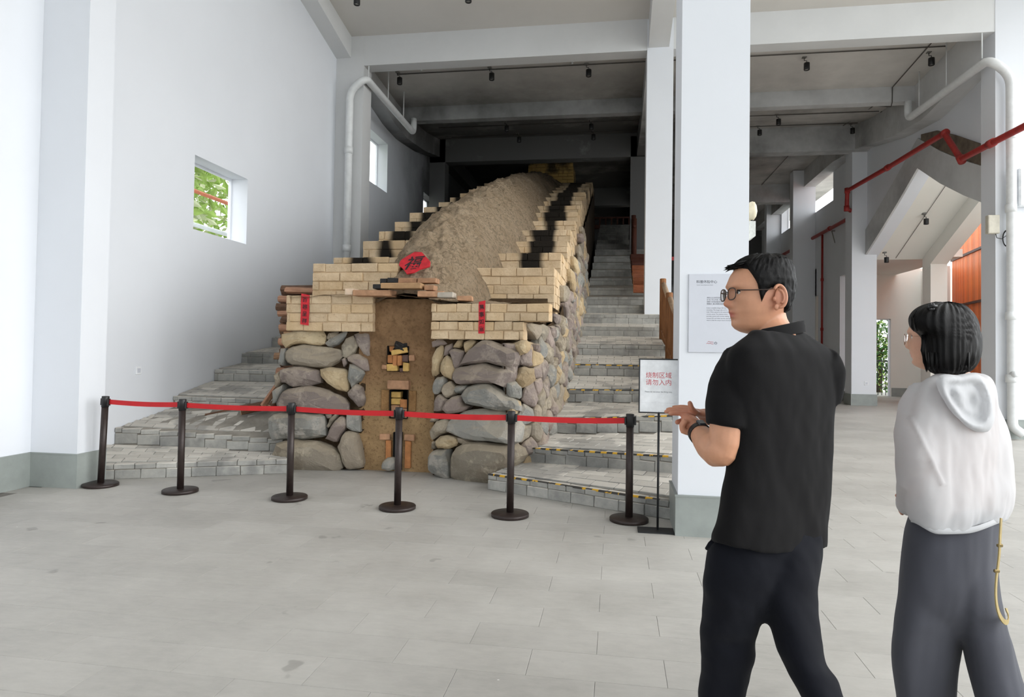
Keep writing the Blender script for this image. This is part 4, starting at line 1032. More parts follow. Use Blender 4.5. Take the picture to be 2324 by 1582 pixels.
for i, p in enumerate(P2):
    poly = [p + np.array(q) for q in ((-.3, -.3), (.3, -.3), (.3, .3), (-.3, .3))]
    for q in P2:
        if q is p or abs(q[0] - p[0]) > .62 or abs(q[1] - p[1]) > .62: continue
        poly = clip(poly, (p + q) / 2, (q - p))
        if len(poly) < 3: break
    if len(poly) < 3: continue
    c = sum(poly) / len(poly); poly = [c + (q - c) * 0.93 for q in poly]
    poly = [np.array((max(0.0, q[0]), min(q[1], z_high(p[0]) + 0.02))) for q in poly]
    W = [flank(q[0], q[1]) for q in poly]
    mi = rr.choice((0, 1, 1, 0, 2, 3))
    if cnt < 240: rock(W, flank_n(p[0]), rr.uniform(.04, .10), back=0.12, seed=300 + i, mi=mi, nb=12); cnt += 1
kpart('flank_mortar', MB().add([(*(flank(s_, z) - np.array((0.02, -0.0, 0)) - flank_n(s_) * 0.0)[:2], z) for s_ in (0.0, FLS[2], FLS[3], FLS[4] * 0.97) for z in (0, z_high(s_) if s_ < 2 else 0.345 * s_ + 1.5)],
                                [(0, 2, 3, 1), (2, 4, 5, 3), (4, 6, 7, 5)]), M_MORTAR)

# the fire mouth: clay-plastered panel with three openings -------------
MY = 7.50
def mpl(x, t, z):
    dx = 0.012 * fbm((x * 7, z * 7, 1), 1, 3) if abs(t) < 1e-6 else 0
    return (x, MY + t + dx - 0.05 * sstep(0.9, 1.9, z) * (1 if t == 0 else 0), z)
us = np.linspace(-3.0, -2.0, 34); zs = np.linspace(0, 2.02, 66)
HOLES = [(-2.645, -2.385, 1.17, 1.47), (-2.605, -2.39, 0.62, 0.955), (-2.55, -2.45, 0.02, 0.46)]
mb = MB()
def inhole(x, z): return any(a < x < b and c < z < d for a, b, c, d in HOLES)
us = sorted(set(list(us) + [h[0] for h in HOLES] + [h[1] for h in HOLES])); zs = sorted(set(list(zs) + [h[2] for h in HOLES] + [h[3] for h in HOLES]))
gi = {}
for a in range(len(us)):
    for b in range(len(zs)): gi[(a, b)] = len(mb.v); mb.v.append(mpl(us[a], 0, zs[b]))
for a in range(len(us) - 1):
    for b in range(len(zs) - 1):
        if not inhole((us[a] + us[a + 1]) / 2, (zs[b] + zs[b + 1]) / 2):
            mb.f.append((gi[(a, b)], gi[(a + 1, b)], gi[(a + 1, b + 1)], gi[(a, b + 1)])); mb.m.append(0); mb.sm.append(True)
for a, b, c, d in HOLES:
    y0, y1 = MY - 0.05, MY + 0.26
    mb.add([(a, y0, c), (b, y0, c), (b, y0, d), (a, y0, d), (a, y1, c), (b, y1, c), (b, y1, d), (a, y1, d)], [(0, 4, 5, 1), (1, 5, 6, 2), (2, 6, 7, 3), (3, 7, 4, 0), (4, 7, 6, 5)], 1)
t_ = NT('mouth_clay'); x_, y_, z_ = t_.xyz()[:3]
n1, n2 = t_.noise(4, 7, 0.7), t_.noise(28, 6, 0.75)
lo_ = t_.mix(n1, lin((150, 122, 88)), lin((192, 160, 118))); hi_ = t_.mix(n1, lin((118, 92, 66)), lin((166, 132, 98)))
c_ = t_.mix(t_.ramp(t_.math('ADD', z_, t_.math('MULTIPLY', n1, 0.3)), 1.0, 1.35), lo_, hi_)
c_ = t_.mix(t_.math('MULTIPLY', t_.ramp(n2, 0.58, 0.72), 0.45), c_, lin((96, 72, 48)))
t_.base(c_); t_.b.inputs['Roughness'].default_value = 0.96; t_.b.inputs['Specular IOR Level'].default_value = 0.1; t_.bump(t_.math('ADD', n2, n1), 0.6, 0.02)
M_MOUTH = t_.m
kpart('mouth_panel', mb, [M_MOUTH, M_DARK])
fb = Pieces(kiln, 'firebrick', M_FIREBRICK)
I3 = [(1, 0, 0), (0, 1, 0), (0, 0, 1)]
def rot(a): return [(math.cos(a), 0, math.sin(a)), (0, 1, 0), (-math.sin(a), 0, math.cos(a))]
def rotz(a): return [(math.cos(a), math.sin(a), 0), (-math.sin(a), math.cos(a), 0), (0, 0, 1)]
for c, d, m_, a in [  # stuffed upper hole
    ((-2.585, MY + .0, 1.215), (.13, .10, .085), M_YELBRICK, 0.03), ((-2.475, MY + .02, 1.185), (.05, .08, .05), M_PURBRICK, 0), ((-2.415, MY + .0, 1.225), (.075, .10, .10), M_YELBRICK, 0),
    ((-2.615, MY + .02, 1.315), (.07, .10, .10), M_ORABRICK, 0), ((-2.548, MY + .0, 1.30), (.055, .10, .13), M_ORABRICK, 0), ((-2.49, MY - .01, 1.30), (.055, .10, .12), M_ORABRICK, 0), ((-2.43, MY + .02, 1.325), (.08, .1, .085), M_PURBRICK, 0),
    ((-2.49, MY - .02, 1.405), (.20, .10, .058), M_YELBRICK, 0.22), ((-2.56, MY + .03, 1.44), (.14, .1, .07), M_ORABRICK, 0.1), ((-2.345, MY - .02, 1.33), (.07, .06, .07), M_FIREBRICK, 0), ((-2.68, MY - .02, 1.22), (.06, .06, .05), M_FIREBRICK, 0),
    # middle hole with its frame and half-closed opening
    ((-2.545, MY + .05, .895), (.115, .10, .075), M_YELBRICK, 0), ((-2.545, MY + .05, .815), (.12, .10, .075), M_YELBRICK, 0), ((-2.44, MY + .04, .79), (.10, .10, .10), M_ORABRICK, 0), ((-2.55, MY + .05, .735), (.11, .1, .07), M_FIREBRICK, 0), ((-2.44, MY + .04, .70), (.10, .1, .07), M_FIREBRICK, 0), ((-2.5, MY + .05, .655), (.22, .1, .065), M_FIREBRICK, 0),
    ((-2.495, MY - .035, 1.015), (.26, .10, .10), M_FIREBRICK, 0), ((-2.665, MY - .0, .83), (.10, .06, .24), M_CLAYF, 0), ((-2.335, MY - .0, .83), (.09, .06, .24), M_CLAYF, 0),
    # bottom stoke slot
    ((-2.66, MY - .01, .40), (.12, .07, .07), M_FIREBRICK, 0), ((-2.36, MY - .01, .40), (.12, .07, .07), M_FIREBRICK, 0), ((-2.615, MY - .0, .22), (.07, .06, .28), M_ORABRICK, 0), ((-2.38, MY - .0, .20), (.07, .06, .32), M_ORABRICK, 0)]:
    fb.box(c, d, rot(a), 0.007, m_)
# corbelled slabs over the mouth
for c, d, m_, a in [((-2.76, 7.32, 2.075), (.46, .2, .068), M_FIREBRICK, -.04), ((-3.045, 7.33, 2.09), (.10, .18, .075), simple('pale_firebrick', (222, 196, 170), 0.9, var=0.1, bump=0.2), 0), ((-2.06, 7.28, 2.06), (.30, .2, .065), M_FIREBRICK, .03), ((-1.885, 7.26, 2.05), (.18, .18, .06), simple('ash_brick', (182, 172, 158), 0.9, var=0.14, bump=0.4), .03),
    ((-1.68, 7.30, 2.015), (.17, .16, .055), M_FIREBRICK, .12), ((-2.40, 7.26, 2.152), (.47, .2, .062), simple('tan_slab', (176, 140, 102), 0.9, var=0.1, bump=0.3), 0), ((-2.675, 7.28, 2.145), (.13, .16, .055), M_CHAR, 0), ((-2.085, 7.30, 2.135), (.115, .16, .06), M_FIREBRICK, 0),
    ((-2.36, 7.36, 2.222), (.22, .16, .06), M_FIREBRICK, 0), ((-2.13, 7.36, 2.222), (.22, .16, .06), M_FIREBRICK, 0), ((-2.645, 7.34, 2.215), (.085, .13, .055), M_CHAR, .03), ((-2.535, 7.33, 2.222), (.125, .13, .058), M_CHAR, .05)]:
    fb.box(c, d, rotz(a), 0.006, m_)
# charred lump in the upper hole, grey stone at the foot
rock([onplane(x, y, (-2.5, MY - .03, 1), (0, -1, 0)) for x, y in [(890, 795), (897, 782), (905, 776), (915, 780), (925, 778), (930, 795), (926, 798), (905, 797)]], (0, -1, 0), .05, back=.06, seed=91, mats=M_CHAR, rough=.03, name='charcoal')
rock([onplane(x, y, (-2.6, MY - .10, 0), (0, -1, 0)) for x, y in [(868, 1064), (870, 1048), (877, 1040), (892, 1038), (897, 1050), (895, 1066), (880, 1069)]], (0, -1, 0), .07, back=.08, seed=92, mi=3)

# paper couplets and the diamond over the mouth -------------------------
def text_mesh(body, size, mat, ox=0.0, oy=0.0, thick=0.0, align='CENTER', off=0.0, space=1.0):
    cu = bpy.data.curves.new('lettering', 'FONT'); cu.body = body; cu.size = size; cu.align_x = align; cu.align_y = 'CENTER'; cu.offset = off; cu.extrude = thick; cu.space_line = space
    o = bpy.data.objects.new('lettering', cu); COL.objects.link(o)
    dg = bpy.context.evaluated_depsgraph_get(); me = bpy.data.meshes.new_from_object(o.evaluated_get(dg)); bpy.data.objects.remove(o); bpy.data.curves.remove(cu)
    me.materials.clear(); me.materials.append(mat)
    for v in me.vertices: v.co.x += ox; v.co.y += oy
    return me
def plane_frame(root_obj, c, u, v):
    """text placed on a plane: local x->u, y->v"""
    u, v = Vector(u).normalized(), Vector(v).normalized(); n = u.cross(v)
    m = Matrix((u, v, n)).transposed().to_4x4(); m.translation = Vector(c); return m
def couplet(px, plane_p, n, chars, label):
    C4 = [onplane(x, y, plane_p, n) for x, y in px]; nn = np.array(n, float); nn /= np.linalg.norm(nn)
    rows = []; c = sum(C4) / 4
    for i in range(9):
        t = i / 8; a = C4[0] * (1 - t) + C4[3] * t; b = C4[1] * (1 - t) + C4[2] * t; w_ = nn * (0.004 + 0.004 * math.sin(t * 9 + px[0][0]))
        rows.append([a + w_ - c, (a + b) / 2 + w_ * 1.4 - c, b + w_ - c])
    root = obj('paper_couplet', MB().rings(rows, cap=False, closed=False, smooth=True).mesh('paper', M_REDPAPER), None, label, 'paper strip', loc=tuple(c))
    u = (C4[1] - C4[0]) / np.linalg.norm(C4[1] - C4[0]); v = (C4[0] - C4[3]) / np.linalg.norm(C4[0] - C4[3]); H_ = np.linalg.norm(C4[0] - C4[3])
    for k, chx in enumerate(chars):
        o = obj('lettering', text_mesh(chx, 0.062, M_INK, off=0.0008), root); o.matrix_local = plane_frame(root, nn * 0.0125 + v * (H_ * (0.30 - 0.225 * k)), u, v)
couplet([(684, 666), (703, 670), (701, 739), (682, 736)], (-3.6, 7.385, 1.9), n_l, '百福呈祥', 'red paper strip with black characters on the left brick band')
couplet([(1087, 685), (1102, 682), (1100, 757), (1086, 757)], (-1.45, 7.165, 1.9), (-0.10, -1, 0), '萬事如意', 'red paper strip with black characters on the right brick band')
nf = np.array((-0.1, -0.75, 0.66)); nf /= np.linalg.norm(nf); FP = np.array((-2.45, 7.80, 2.58))
fpx = [(906, 603), (909, 594), (913, 590), (942, 573), (958, 574), (977, 595), (976, 606), (952, 613), (940, 620), (924, 623), (915, 611)]
C_ = [onplane(x, y, FP, nf) for x, y in fpx]; c = sum(C_) / len(C_)
fu = obj('paper_diamond', MB().add([q + nf * 0.012 - c for q in C_] + [q - nf * 0.002 - c for q in C_], [tuple(range(11)), tuple(range(21, 10, -1))] + [(i, i + 11, (i + 1) % 11 + 11, (i + 1) % 11) for i in range(11)]).mesh('paper', M_REDPAPER), None, 'red paper diamond with a large black character on the clay mound', 'paper sign', loc=tuple(c))
u = np.cross((0, 0, 1), nf) * -1; u = u / np.linalg.norm(u); u = -u if u[0] < 0 else u; v = np.cross(nf, u); v = v if v[2] > 0 else -v
a = -0.28; u2 = u * math.cos(a) - v * math.sin(a) * -1; 
tm = text_mesh('福', 0.215, M_INK, off=0.003); uu, vv = u * math.cos(0.10) + v * math.sin(0.10), (v * math.cos(0.10) + u * math.sin(0.10)) * 1.2   # brush slant
for q in tm.vertices: q.co = Vector(nf * 0.0145 - v * 0.004 + u * 0.012 + uu * q.co.x + vv * q.co.y)
obj('lettering', tm, fu)
# loose bricks left on the steps
for (x, y, z, sx, sy, sz, m_, lab) in [(-3.06, 10.55, 3.29, .17, .12, .075, M_ORABRICK, 'loose orange brick on the left kiln steps'), (-3.2, 10.5, 3.29, .14, .12, .03, simple('pale_firebrick', (222, 196, 170)), 'pale flat tile under the loose orange brick on the left kiln steps'),
                                  (-1.05, 12.9, 3.61, .22, .12, .06, M_FIREBRICK, 'loose pink brick on the right kiln steps')]:
    e = obj('brick', MB().cbox((0, 0, sz / 2), (sx, sy, sz), bev=0.006).mesh('brick', m_), None, lab, 'brick', loc=(x, y, z)); e.rotation_euler = (0, 0, 0.2)

# ================================================================== FIREWOOD
def log_mesh(L, r_, split=False, seed=0, bark=True):
    """a billet along x; split ones are wedge shaped"""
    rr = random.Random(seed); n = 11; rg = []
    ang = sorted(rr.uniform(-0.12, 0.12) + 2 * math.pi * k / n for k in range(n)); flat = rr.uniform(0, 6.28)
    rad = []
    for a in ang:
        q = r_ * rr.uniform(0.88, 1.1)
        if split: q = min(q, r_ * 0.45 / max(0.3, abs(math.cos(a - flat)))) if math.cos(a - flat) > 0 else q
        rad.append(q)
    for i in range(5):
        x = L * (i / 4 - 0.5); k_ = 1 + rr.uniform(-0.05, 0.05)
        rg.append([(x + rr.uniform(-0.006, 0.006), q * k_ * math.cos(a) + 0.006 * math.sin(i * 1.3), q * k_ * math.sin(a)) for a, q in zip(ang, rad)])
    mb = MB(); mb.rings(rg[::-1], smooth=False, cap=True); nside = 4 * n
    for i in range(nside, len(mb.m)): mb.m[i] = 1
    return mb
M_ENDW = simple('sawn_wood_end', (206, 170, 134), 0.85, var=0.14, scale=30, coord='obj')
M_PINKW = mat_wood('split_wood_face', (150, 104, 82), (206, 162, 132), 7, stretch=(0.8, 7, 7))
fw_px = [(2, 662, 640), (0, 683, 636), (1, 694, 642), (0, 703, 634), (1, 712, 640), (1, 722, 633), (0, 731, 634), (1, 741, 636), (2, 748, 631), (0, 757, 636), (1, 768, 634), (1, 778, 620), (0, 790, 634), (1, 800, 630), (0, 806, 622), (1, 815, 618), (2, 823, 604), (0, 830, 612)]
hts = []
z = 0.80; k = 0; woods = []
while z < 2.12:
    r_ = R.uniform(0.040, 0.062); z += r_ * 0.95
    woods.append((z, r_)); z += r_ * 0.95
for k, (z, r_) in enumerate(woods):
    xl_ = -4.30 - 0.12 * max(0, 1.35 - z) + R.uniform(-0.07, 0.07); xr = -3.86
    m_ = R.choice((M_BARK, M_PINKW, M_BARK2)); L = R.uniform(0.50, 0.58)
    o = obj('firewood_log', log_mesh(L, r_, k % 2 == 0, 40 + k).mesh('log', [m_, M_ENDW]), None, 'short firewood log, number %d from the bottom of the front stack left of the kiln' % (k + 1), 'log', 'firewood stacked left of the kiln', loc=(xl_ + L / 2, 8.05 + R.uniform(-.02, .02), z))
    o.rotation_euler = (R.uniform(0, 6.28), R.uniform(-.03, .03), R.uniform(-.05, .05))
nth = ['lowest', 'second', 'third', 'fourth', 'fifth', 'sixth', 'seventh', 'eighth', 'ninth', 'tenth', 'eleventh', 'twelfth', 'thirteenth', 'fourteenth', 'fifteenth', 'sixteenth', 'seventeenth', 'eighteenth']
fl_ = [o for o in COL.objects if o.name.startswith('firewood_log')]
for k, o in enumerate(fl_): o['label'] = ('%s log from the bottom of the firewood stack at the left kiln corner' % nth[min(k, 17)])
for k in range(10):                                                     # the row behind, mostly hidden
    o = obj('firewood_log', log_mesh(0.5, 0.07, False, 80 + k).mesh('log', [M_BARK2, M_ENDW]), None, '%s log from the bottom of the hidden second firewood stack behind the left kiln corner' % nth[k], 'log', 'firewood stacked behind', loc=(-4.12, 8.20, 0.97 + 0.135 * k))
    o.rotation_euler = (R.uniform(0, 6), 0, R.uniform(-.04, .04))
def place_log(o, p, q):
    p, q = Vector(p), Vector(q); d = (q - p).normalized(); o.location = (p + q) / 2; o.rotation_euler = d.to_track_quat('X', 'Z').to_euler()
P1, P2_ = (-4.42, 7.78, 0.66), (-4.20, 8.02, 1.13)
for k, (dx, m_, w_, lab) in enumerate([(0.0, M_PINKW, 0.024, 'pale split plank leaning on the firewood stack, outermost'), (0.045, M_BARK, 0.022, 'brown split plank leaning on the firewood stack, second from the left'), (0.10, M_BARK2, 0.048, 'thick bark log leaning upright against the kiln corner stones')]):
    o = obj('firewood_plank' if k < 2 else 'firewood_log', log_mesh(0.50 if k < 2 else 0.36, w_, k < 2, 140 + k).mesh('log', [m_, M_ENDW]), None, lab, 'plank' if k < 2 else 'log', None)
    place_log(o, (P1[0] + dx, P1[1] + 0.01 * k, P1[2] - (0 if k < 2 else .02)), (P2_[0] + dx * .7, P2_[1] + 0.01 * k, P2_[2] - (0.0 if k < 2 else 0.16)))
o = obj('firewood_log', log_mesh(0.30, 0.062, False, 150).mesh('log', [M_BARK2, M_ENDW]), None, 'rough bark log lying on the second step beside the leaning planks', 'log'); place_log(o, (-4.72, 7.80, 0.62), (-4.44, 7.98, 0.68))
o = obj('wood_stick', log_mesh(0.48, 0.013, False, 151).mesh('log', [M_BARK2, M_ENDW]), None, 'thin dark stick lying on the step left of the bark log', 'stick'); place_log(o, (-5.12, 7.72, 0.565), (-4.70, 7.86, 0.66))
# dark red firewood piled along the upper stair on the right
for k in range(15):
    y = 14.2 + 0.42 * (k % 9); zz_ = 2.66 + 0.34 * (y - 14.2) + 0.16 * (k // 9) * 1 + 0.10
    o = obj('firewood_log', log_mesh(0.5, 0.09, k % 3 == 0, 170 + k).mesh('log', [M_DARKW if y > 15.6 else M_ORABRICK if False else mat_wood('red_split_wood', (112, 60, 38), (164, 100, 68), 6, stretch=(0.8, 6, 6)) if 'rsw' not in MATS else MATS['rsw'], M_ENDW if y < 15 else M_DARKW]), None,
            'dark red log, %s in the %s layer of the pile behind the tall white pillar' % (nth[k % 9] if k % 9 else 'nearest', 'bottom' if k < 9 else 'top'), 'log', 'dark firewood on the upper stair', loc=(0.62, y, zz_))
    MATS['rsw'] = o.data.materials[0] if y <= 15.6 else MATS.get('rsw', o.data.materials[0]); o.rotation_euler = (R.uniform(0, 6), 0, R.uniform(-.1, .1))
for k, (x, y0, y1, z0, z1) in enumerate([(0.40, 19.9, 20.0, 4.4, 5.75), (0.54, 19.6, 19.72, 4.3, 5.7)]):
    pass

# ================================================================== WOODEN RAILINGS
rl = empty('wooden_railing', (0.85, 10.4, 1.3), 'brown log railing down the right edge of the stair', 'railing')
RP = [(11.55, 0.80), (10.55, 0.83), (9.6, 0.86), (8.7, 0.88), (7.9, 0.80)]
def stair_z(y): return 0.16 + 0.325 * (y - 6.6)
for k, (y, x) in enumerate(RP):
    zb = stair_z(y) - 0.10; zt = zb + 1.03
    mb = MB().tube([(x, y, zb), (x, y, zb + 0.5), (x, y, zt - 0.01), (x, y, zt)], [0.056, 0.055, 0.054, 0.048], 14); local(rl, mb).build('post', M_RAILW, rl)
    if k + 1 < len(RP):
        y2, x2 = RP[k + 1]; z2 = stair_z(y2) - 0.10 + 1.03
        mb = MB().tube([(x + 0.01, y - 0.03, zt - 0.10), (x2 + 0.01, y2 + 0.03, z2 - 0.14)], 0.042, 12); local(rl, mb).build('top_rail', M_RAILP, rl)
        mb = MB().tube([(x, y, zb + 0.16), (x2, y2, z2 - 1.03 + 0.16)], 0.035, 10); local(rl, mb).build('bottom_rail', M_RAILW, rl)
        for j in range(1, 7):
            t = j / 7; yy, xx = lerp(y, y2, t), lerp(x, x2, t); zz_ = lerp(zb, z2 - 1.03, t)
            mb = MB().tube([(xx, yy, zz_ + 0.02), (xx, yy, zz_ + 0.88)], 0.028, 8); local(rl, mb).build('baluster', M_RAILW, rl)
r2 = empty('wooden_railing', (-0.2, 27.0, 6.2), 'dark red wooden railing across the top of the stair', 'railing')
local(r2, MB().cbox((-0.2, 27.0, 6.85), (1.7, 0.07, 0.07), bev=0.01)).build('top_rail', M_DARKW, r2)
local(r2, MB().cbox((-0.2, 27.0, 6.48), (1.7, 0.07, 0.16), bev=0.01)).build('bottom_rail', M_DARKW, r2)
for x in (-1.0, 0.6): local(r2, MB().cbox((x, 27.0, 6.5), (0.08, 0.08, 0.8))).build('post', M_DARKW, r2)
for k in range(7): local(r2, MB().cbox((-0.9 + 0.235 * k, 27.0, 6.67), (0.06, 0.05, 0.34))).build('baluster', M_DARKW, r2)
r3 = empty('wooden_railing', (0.5, 21.0, 4.6), 'dark red upright posts of the railing high on the right stair', 'railing')
for k in range(6):
    y = 18.8 + 0.75 * k; zb = stair_z(y) - 0.15
    local(r3, MB().tube([(0.50, y, zb), (0.50, y, zb + 1.2)], 0.07, 10)).build('post', M_DARKW, r3)
local(r3, MB().tube([(0.5, 18.7, stair_z(18.7) + 0.85), (0.5, 22.7, stair_z(22.7) + 0.85)], 0.05, 8)).build('top_rail', M_DARKW, r3)

# ================================================================== QUEUE POSTS AND BELTS
SPOS = [(-5.15, 6.03), (-4.20, 5.945), (-3.03, 5.90), (-1.92, 5.76), (-0.885, 5.71), (0.135, 5.765)]
SH = 0.912
names = ['leftmost queue post beside the left pillar, leaning slightly', 'second queue post from the left, in front of the left stair', 'third queue post from the left, before the left kiln stones', 'fourth queue post from the left, in front of the kiln mouth', 'fifth queue post from the left, before the right kiln stones', 'rightmost queue post, its base against the sign base']
def make_post():
    r_ = empty('queue_post', (0, 0, 0), 'queue post', 'queue post', 'brown queue posts with a red belt')
    MB().lathe([(0.001, 0), (0.158, 0), (0.165, 0.004), (0.165, 0.026), (0.160, 0.032), (0.06, 0.038), (0.001, 0.038)], n=48).build('base', M_BROWNMETAL, r_)
    MB().lathe([(0.001, 0.036), (0.0315, 0.036), (0.0315, SH - 0.10), (0.001, SH - 0.10)], n=28).build('pole', M_BROWNMETAL, r_)
    h = MB().lathe([(0.001, SH - 0.11), (0.035, SH - 0.11), (0.035, SH - 0.004), (0.032, SH), (0.001, SH)], n=28).build('belt_head', M_BLACKPL, r_)
    MB().cbox((0.042, 0, SH - 0.058), (0.018, 0.034, 0.07), bev=0.003).build('belt_slot', M_BLACKPL, h)
    MB().cbox((-0.040, 0, SH - 0.058), (0.014, 0.034, 0.07), bev=0.003).build('clip', M_BLACKPL, h)
    return r_
pp = make_post(); posts = [pp] + [copy_tree(pp) for _ in SPOS[1:]]
for i, (o, (x, y)) in enumerate(zip(posts, SPOS)):
    o.location = (x, y, 0); o['label'] = names[i]
    j = min(i, len(SPOS) - 2); a = math.atan2(SPOS[j + 1][1] - SPOS[j][1], SPOS[j + 1][0] - SPOS[j][0]); o.rotation_euler = (0, 0.035 if i == 0 else 0.0, a)
for i in range(len(SPOS) - 1):
    a, b = np.array((*SPOS[i], 0.0)), np.array((*SPOS[i + 1], 0.0))
    if i == 0: a[0] += 0.028
    d = (b - a) / np.linalg.norm(b - a); p0, p1 = a + d * 0.036, b - d * 0.036; nrm = np.array((-d[1], d[0], 0)); rows = []
    for k in range(13):
        t = k / 12; p = p0 + (p1 - p0) * t; zc_ = SH - 0.058 - 0.010 * math.sin(math.pi * t) + (0.0 if i else 0.002)
        rows.append([p + (0, 0, zc_ - 0.024), p + (0, 0, zc_ + 0.024)])
    mb = MB().rings([[q - nrm * 0.0008 for q in r_] + [q + nrm * 0.0008 for q in r_[::-1]] for r_ in rows], smooth=False)
    M = Matrix.Rotation(-posts[i].rotation_euler[2], 4, 'Z') @ Matrix.Translation(-posts[i].location)
    mb.v = [tuple(M @ Vector(v)) for v in mb.v]
    if i == 0:
        M2 = Matrix.Rotation(-0.035, 4, 'Y'); mb.v = [tuple(M2 @ Vector(v)) for v in mb.v]
    mb.build('belt', M_BELT, posts[i])

# ================================================================== THE SIGN AND THE WALL PANEL
sg = empty('floor_sign', (0.358, 5.49, 0), 'white framed notice on a thin black floor stand beside the front pillar', 'sign')
MB().cbox((0, 0, 0.005), (0.32, 0.17, 0.010), bev=0.003).build('base', M_BLACKMETAL, sg)
MB().tube([(0, 0.02, 0.008), (0, 0.02, 0.96)], 0.009, 12).build('pole', M_BLACKMETAL, sg)
fr = MB(); W_, H0, H1, t_f = 0.325, 0.948, 1.392, 0.010
for lo, hi in (((-W_ / 2, H0), (W_ / 2, H0 + t_f)), ((-W_ / 2, H1 - t_f), (W_ / 2, H1)), ((-W_ / 2, H0 + t_f), (-W_ / 2 + t_f, H1 - t_f)), ((W_ / 2 - t_f, H0 + t_f), (W_ / 2, H1 - t_f))):
    fr.box((lo[0], 0.008, lo[1]), (hi[0], 0.028, hi[1]))
fr.build('frame', M_BLACKMETAL, sg)
sh = MB().box((-W_ / 2 + t_f, 0.012, H0 + t_f), (W_ / 2 - t_f, 0.024, H1 - t_f)).build('sheet', M_SIGN, sg)
def put_text(parent, body, size, mat, c, align='CENTER', off=0.0, space=1.0, name='lettering'):
    o = obj(name, text_mesh(body, size, mat, align=align, off=off, space=space), parent); o.matrix_local = plane_frame(parent, c, (1, 0, 0), (0, 0, 1)); return o
put_text(sh, '烧制区域', 0.052, M_SIGNRED, (-0.004, 0.0112, 1.254)); put_text(sh, '请勿入内', 0.052, M_SIGNRED, (-0.004, 0.0112, 1.196))
put_text(sh, 'Please do not enter the firing area.', 0.0155, M_SIGNGREY, (-0.004, 0.0112, 1.122))
mb = MB(); ln = []
for k in range(41):
    x = -0.148 + 0.296 * k / 40; zz_ = 1.032 + 0.017 * math.exp(-abs(x + 0.015) / 0.012); ln.append((x, zz_))
for (a, b), (c, d) in zip(ln[:-1], ln[1:]): mb.add([(a, 0.0112, b), (c, 0.0112, d), (c, 0.0112, d + 0.0013), (a, 0.0112, b + 0.0013)], [(0, 1, 2, 3)])
mb.build('roof_line', M_FAINT, sh)
PYF = 5.40
pn = empty('wall_panel', (0.80, PYF, 1.76), 'pale grey information panel on the front face of the white pillar', 'sign')
pb = MB().cbox((0, -0.006, 0), (0.452, 0.012, 0.622), bev=0.002).build('board', M_PANEL, pn)
def ppt(px, py): p = on(px, py, 1, PYF - 0.0125); return (p[0] - 0.80, -0.0127, p[2] - 1.76)
put_text(pb, '科普体验中心', 0.0265, M_SIGNGREY, ppt(1580.5, 640), 'LEFT', 0.0002)
put_text(pb, 'Popular Science Experience Center', 0.0088, M_SIGNGREY, ppt(1581, 647), 'LEFT')
for k, t_ in enumerate(['拥有古法龙窑及柴窑制作工坊。', '27 米, 可以开放, 可以同时烧', '制数千件陶瓷器满足游客的制', '陶需求, 通过观察体验陶瓷的']): put_text(pb, t_, 0.0128, M_SIGNGREY, ppt(1604, 676 + 4.7 * k), 'LEFT')
for k, t_ in enumerate(['It has a complete dragon kiln and', 'workshop. The dragon kiln is 27 m', 'wide. When opened at the same time', 'ceramic wares. The industry center', 'provides visitors with ceramic making', 'ceramic DIY and other services, through', 'which to feel the unique charm of ceramics']): put_text(pb, t_, 0.0112, M_SIGNGREY, ppt(1603.5, 699 + 4.7 * k), 'LEFT')
mb = MB()
def stroke(pts, w_):
    q = [ppt(*p) for p in pts]
    for a, b in zip(q[:-1], q[1:]):
        mb.add([(a[0], a[1], a[2] - w_), (b[0], b[1], b[2] - w_), (b[0], b[1], b[2] + w_), (a[0], a[1], a[2] + w_)], [(0, 1, 2, 3)])
stroke([(1606, 776), (1609, 774.5), (1611, 776.3), (1619, 776.8)], 0.0014); stroke([(1603, 780), (1606, 778.5), (1608, 780), (1612, 779), (1615, 780.5), (1619, 780.8)], 0.0016)
mb.build('logo', M_LOGORED, pb)
mb = MB(); stroke([(1621, 779), (1622.2, 779)], 0.008); stroke([(1623.6, 777), (1625.2, 777)], 0.0045); stroke([(1624, 781), (1625, 781)], 0.006); stroke([(1626.4, 779), (1627.4, 779)], 0.007)
mb.build('logo_text', M_SIGNGREY, pb)

# ================================================================== PEOPLE
def remesh(parts, voxel, smooth=4, factor=0.5):
    """several overlapping solids -> one continuous surface"""
    mb = MB()
    for p in parts: mb.add(p.v, p.f)
    me = mb.mesh('tmp'); o = bpy.data.objects.new('tmp', me); COL.objects.link(o)
    m = o.modifiers.new('r', 'REMESH'); m.mode = 'VOXEL'; m.voxel_size = voxel; m.use_smooth_shade = True
    if smooth:
        k = o.modifiers.new('s', 'SMOOTH'); k.factor = factor; k.iterations = smooth
    dg = bpy.context.evaluated_depsgraph_get(); out = bpy.data.meshes.new_from_object(o.evaluated_get(dg))
    bpy.data.objects.remove(o); bpy.data.meshes.remove(me)
    out.polygons.foreach_set('use_smooth', [True] * len(out.polygons)); return out
def wrinkle(me, fn):
    """push the vertices of a cloth mesh along their normals by fn(point, normal)"""
    for v, n in [(v, v.normal.copy()) for v in me.vertices]: v.co += n * fn(v.co, n)
    me.update(); return me
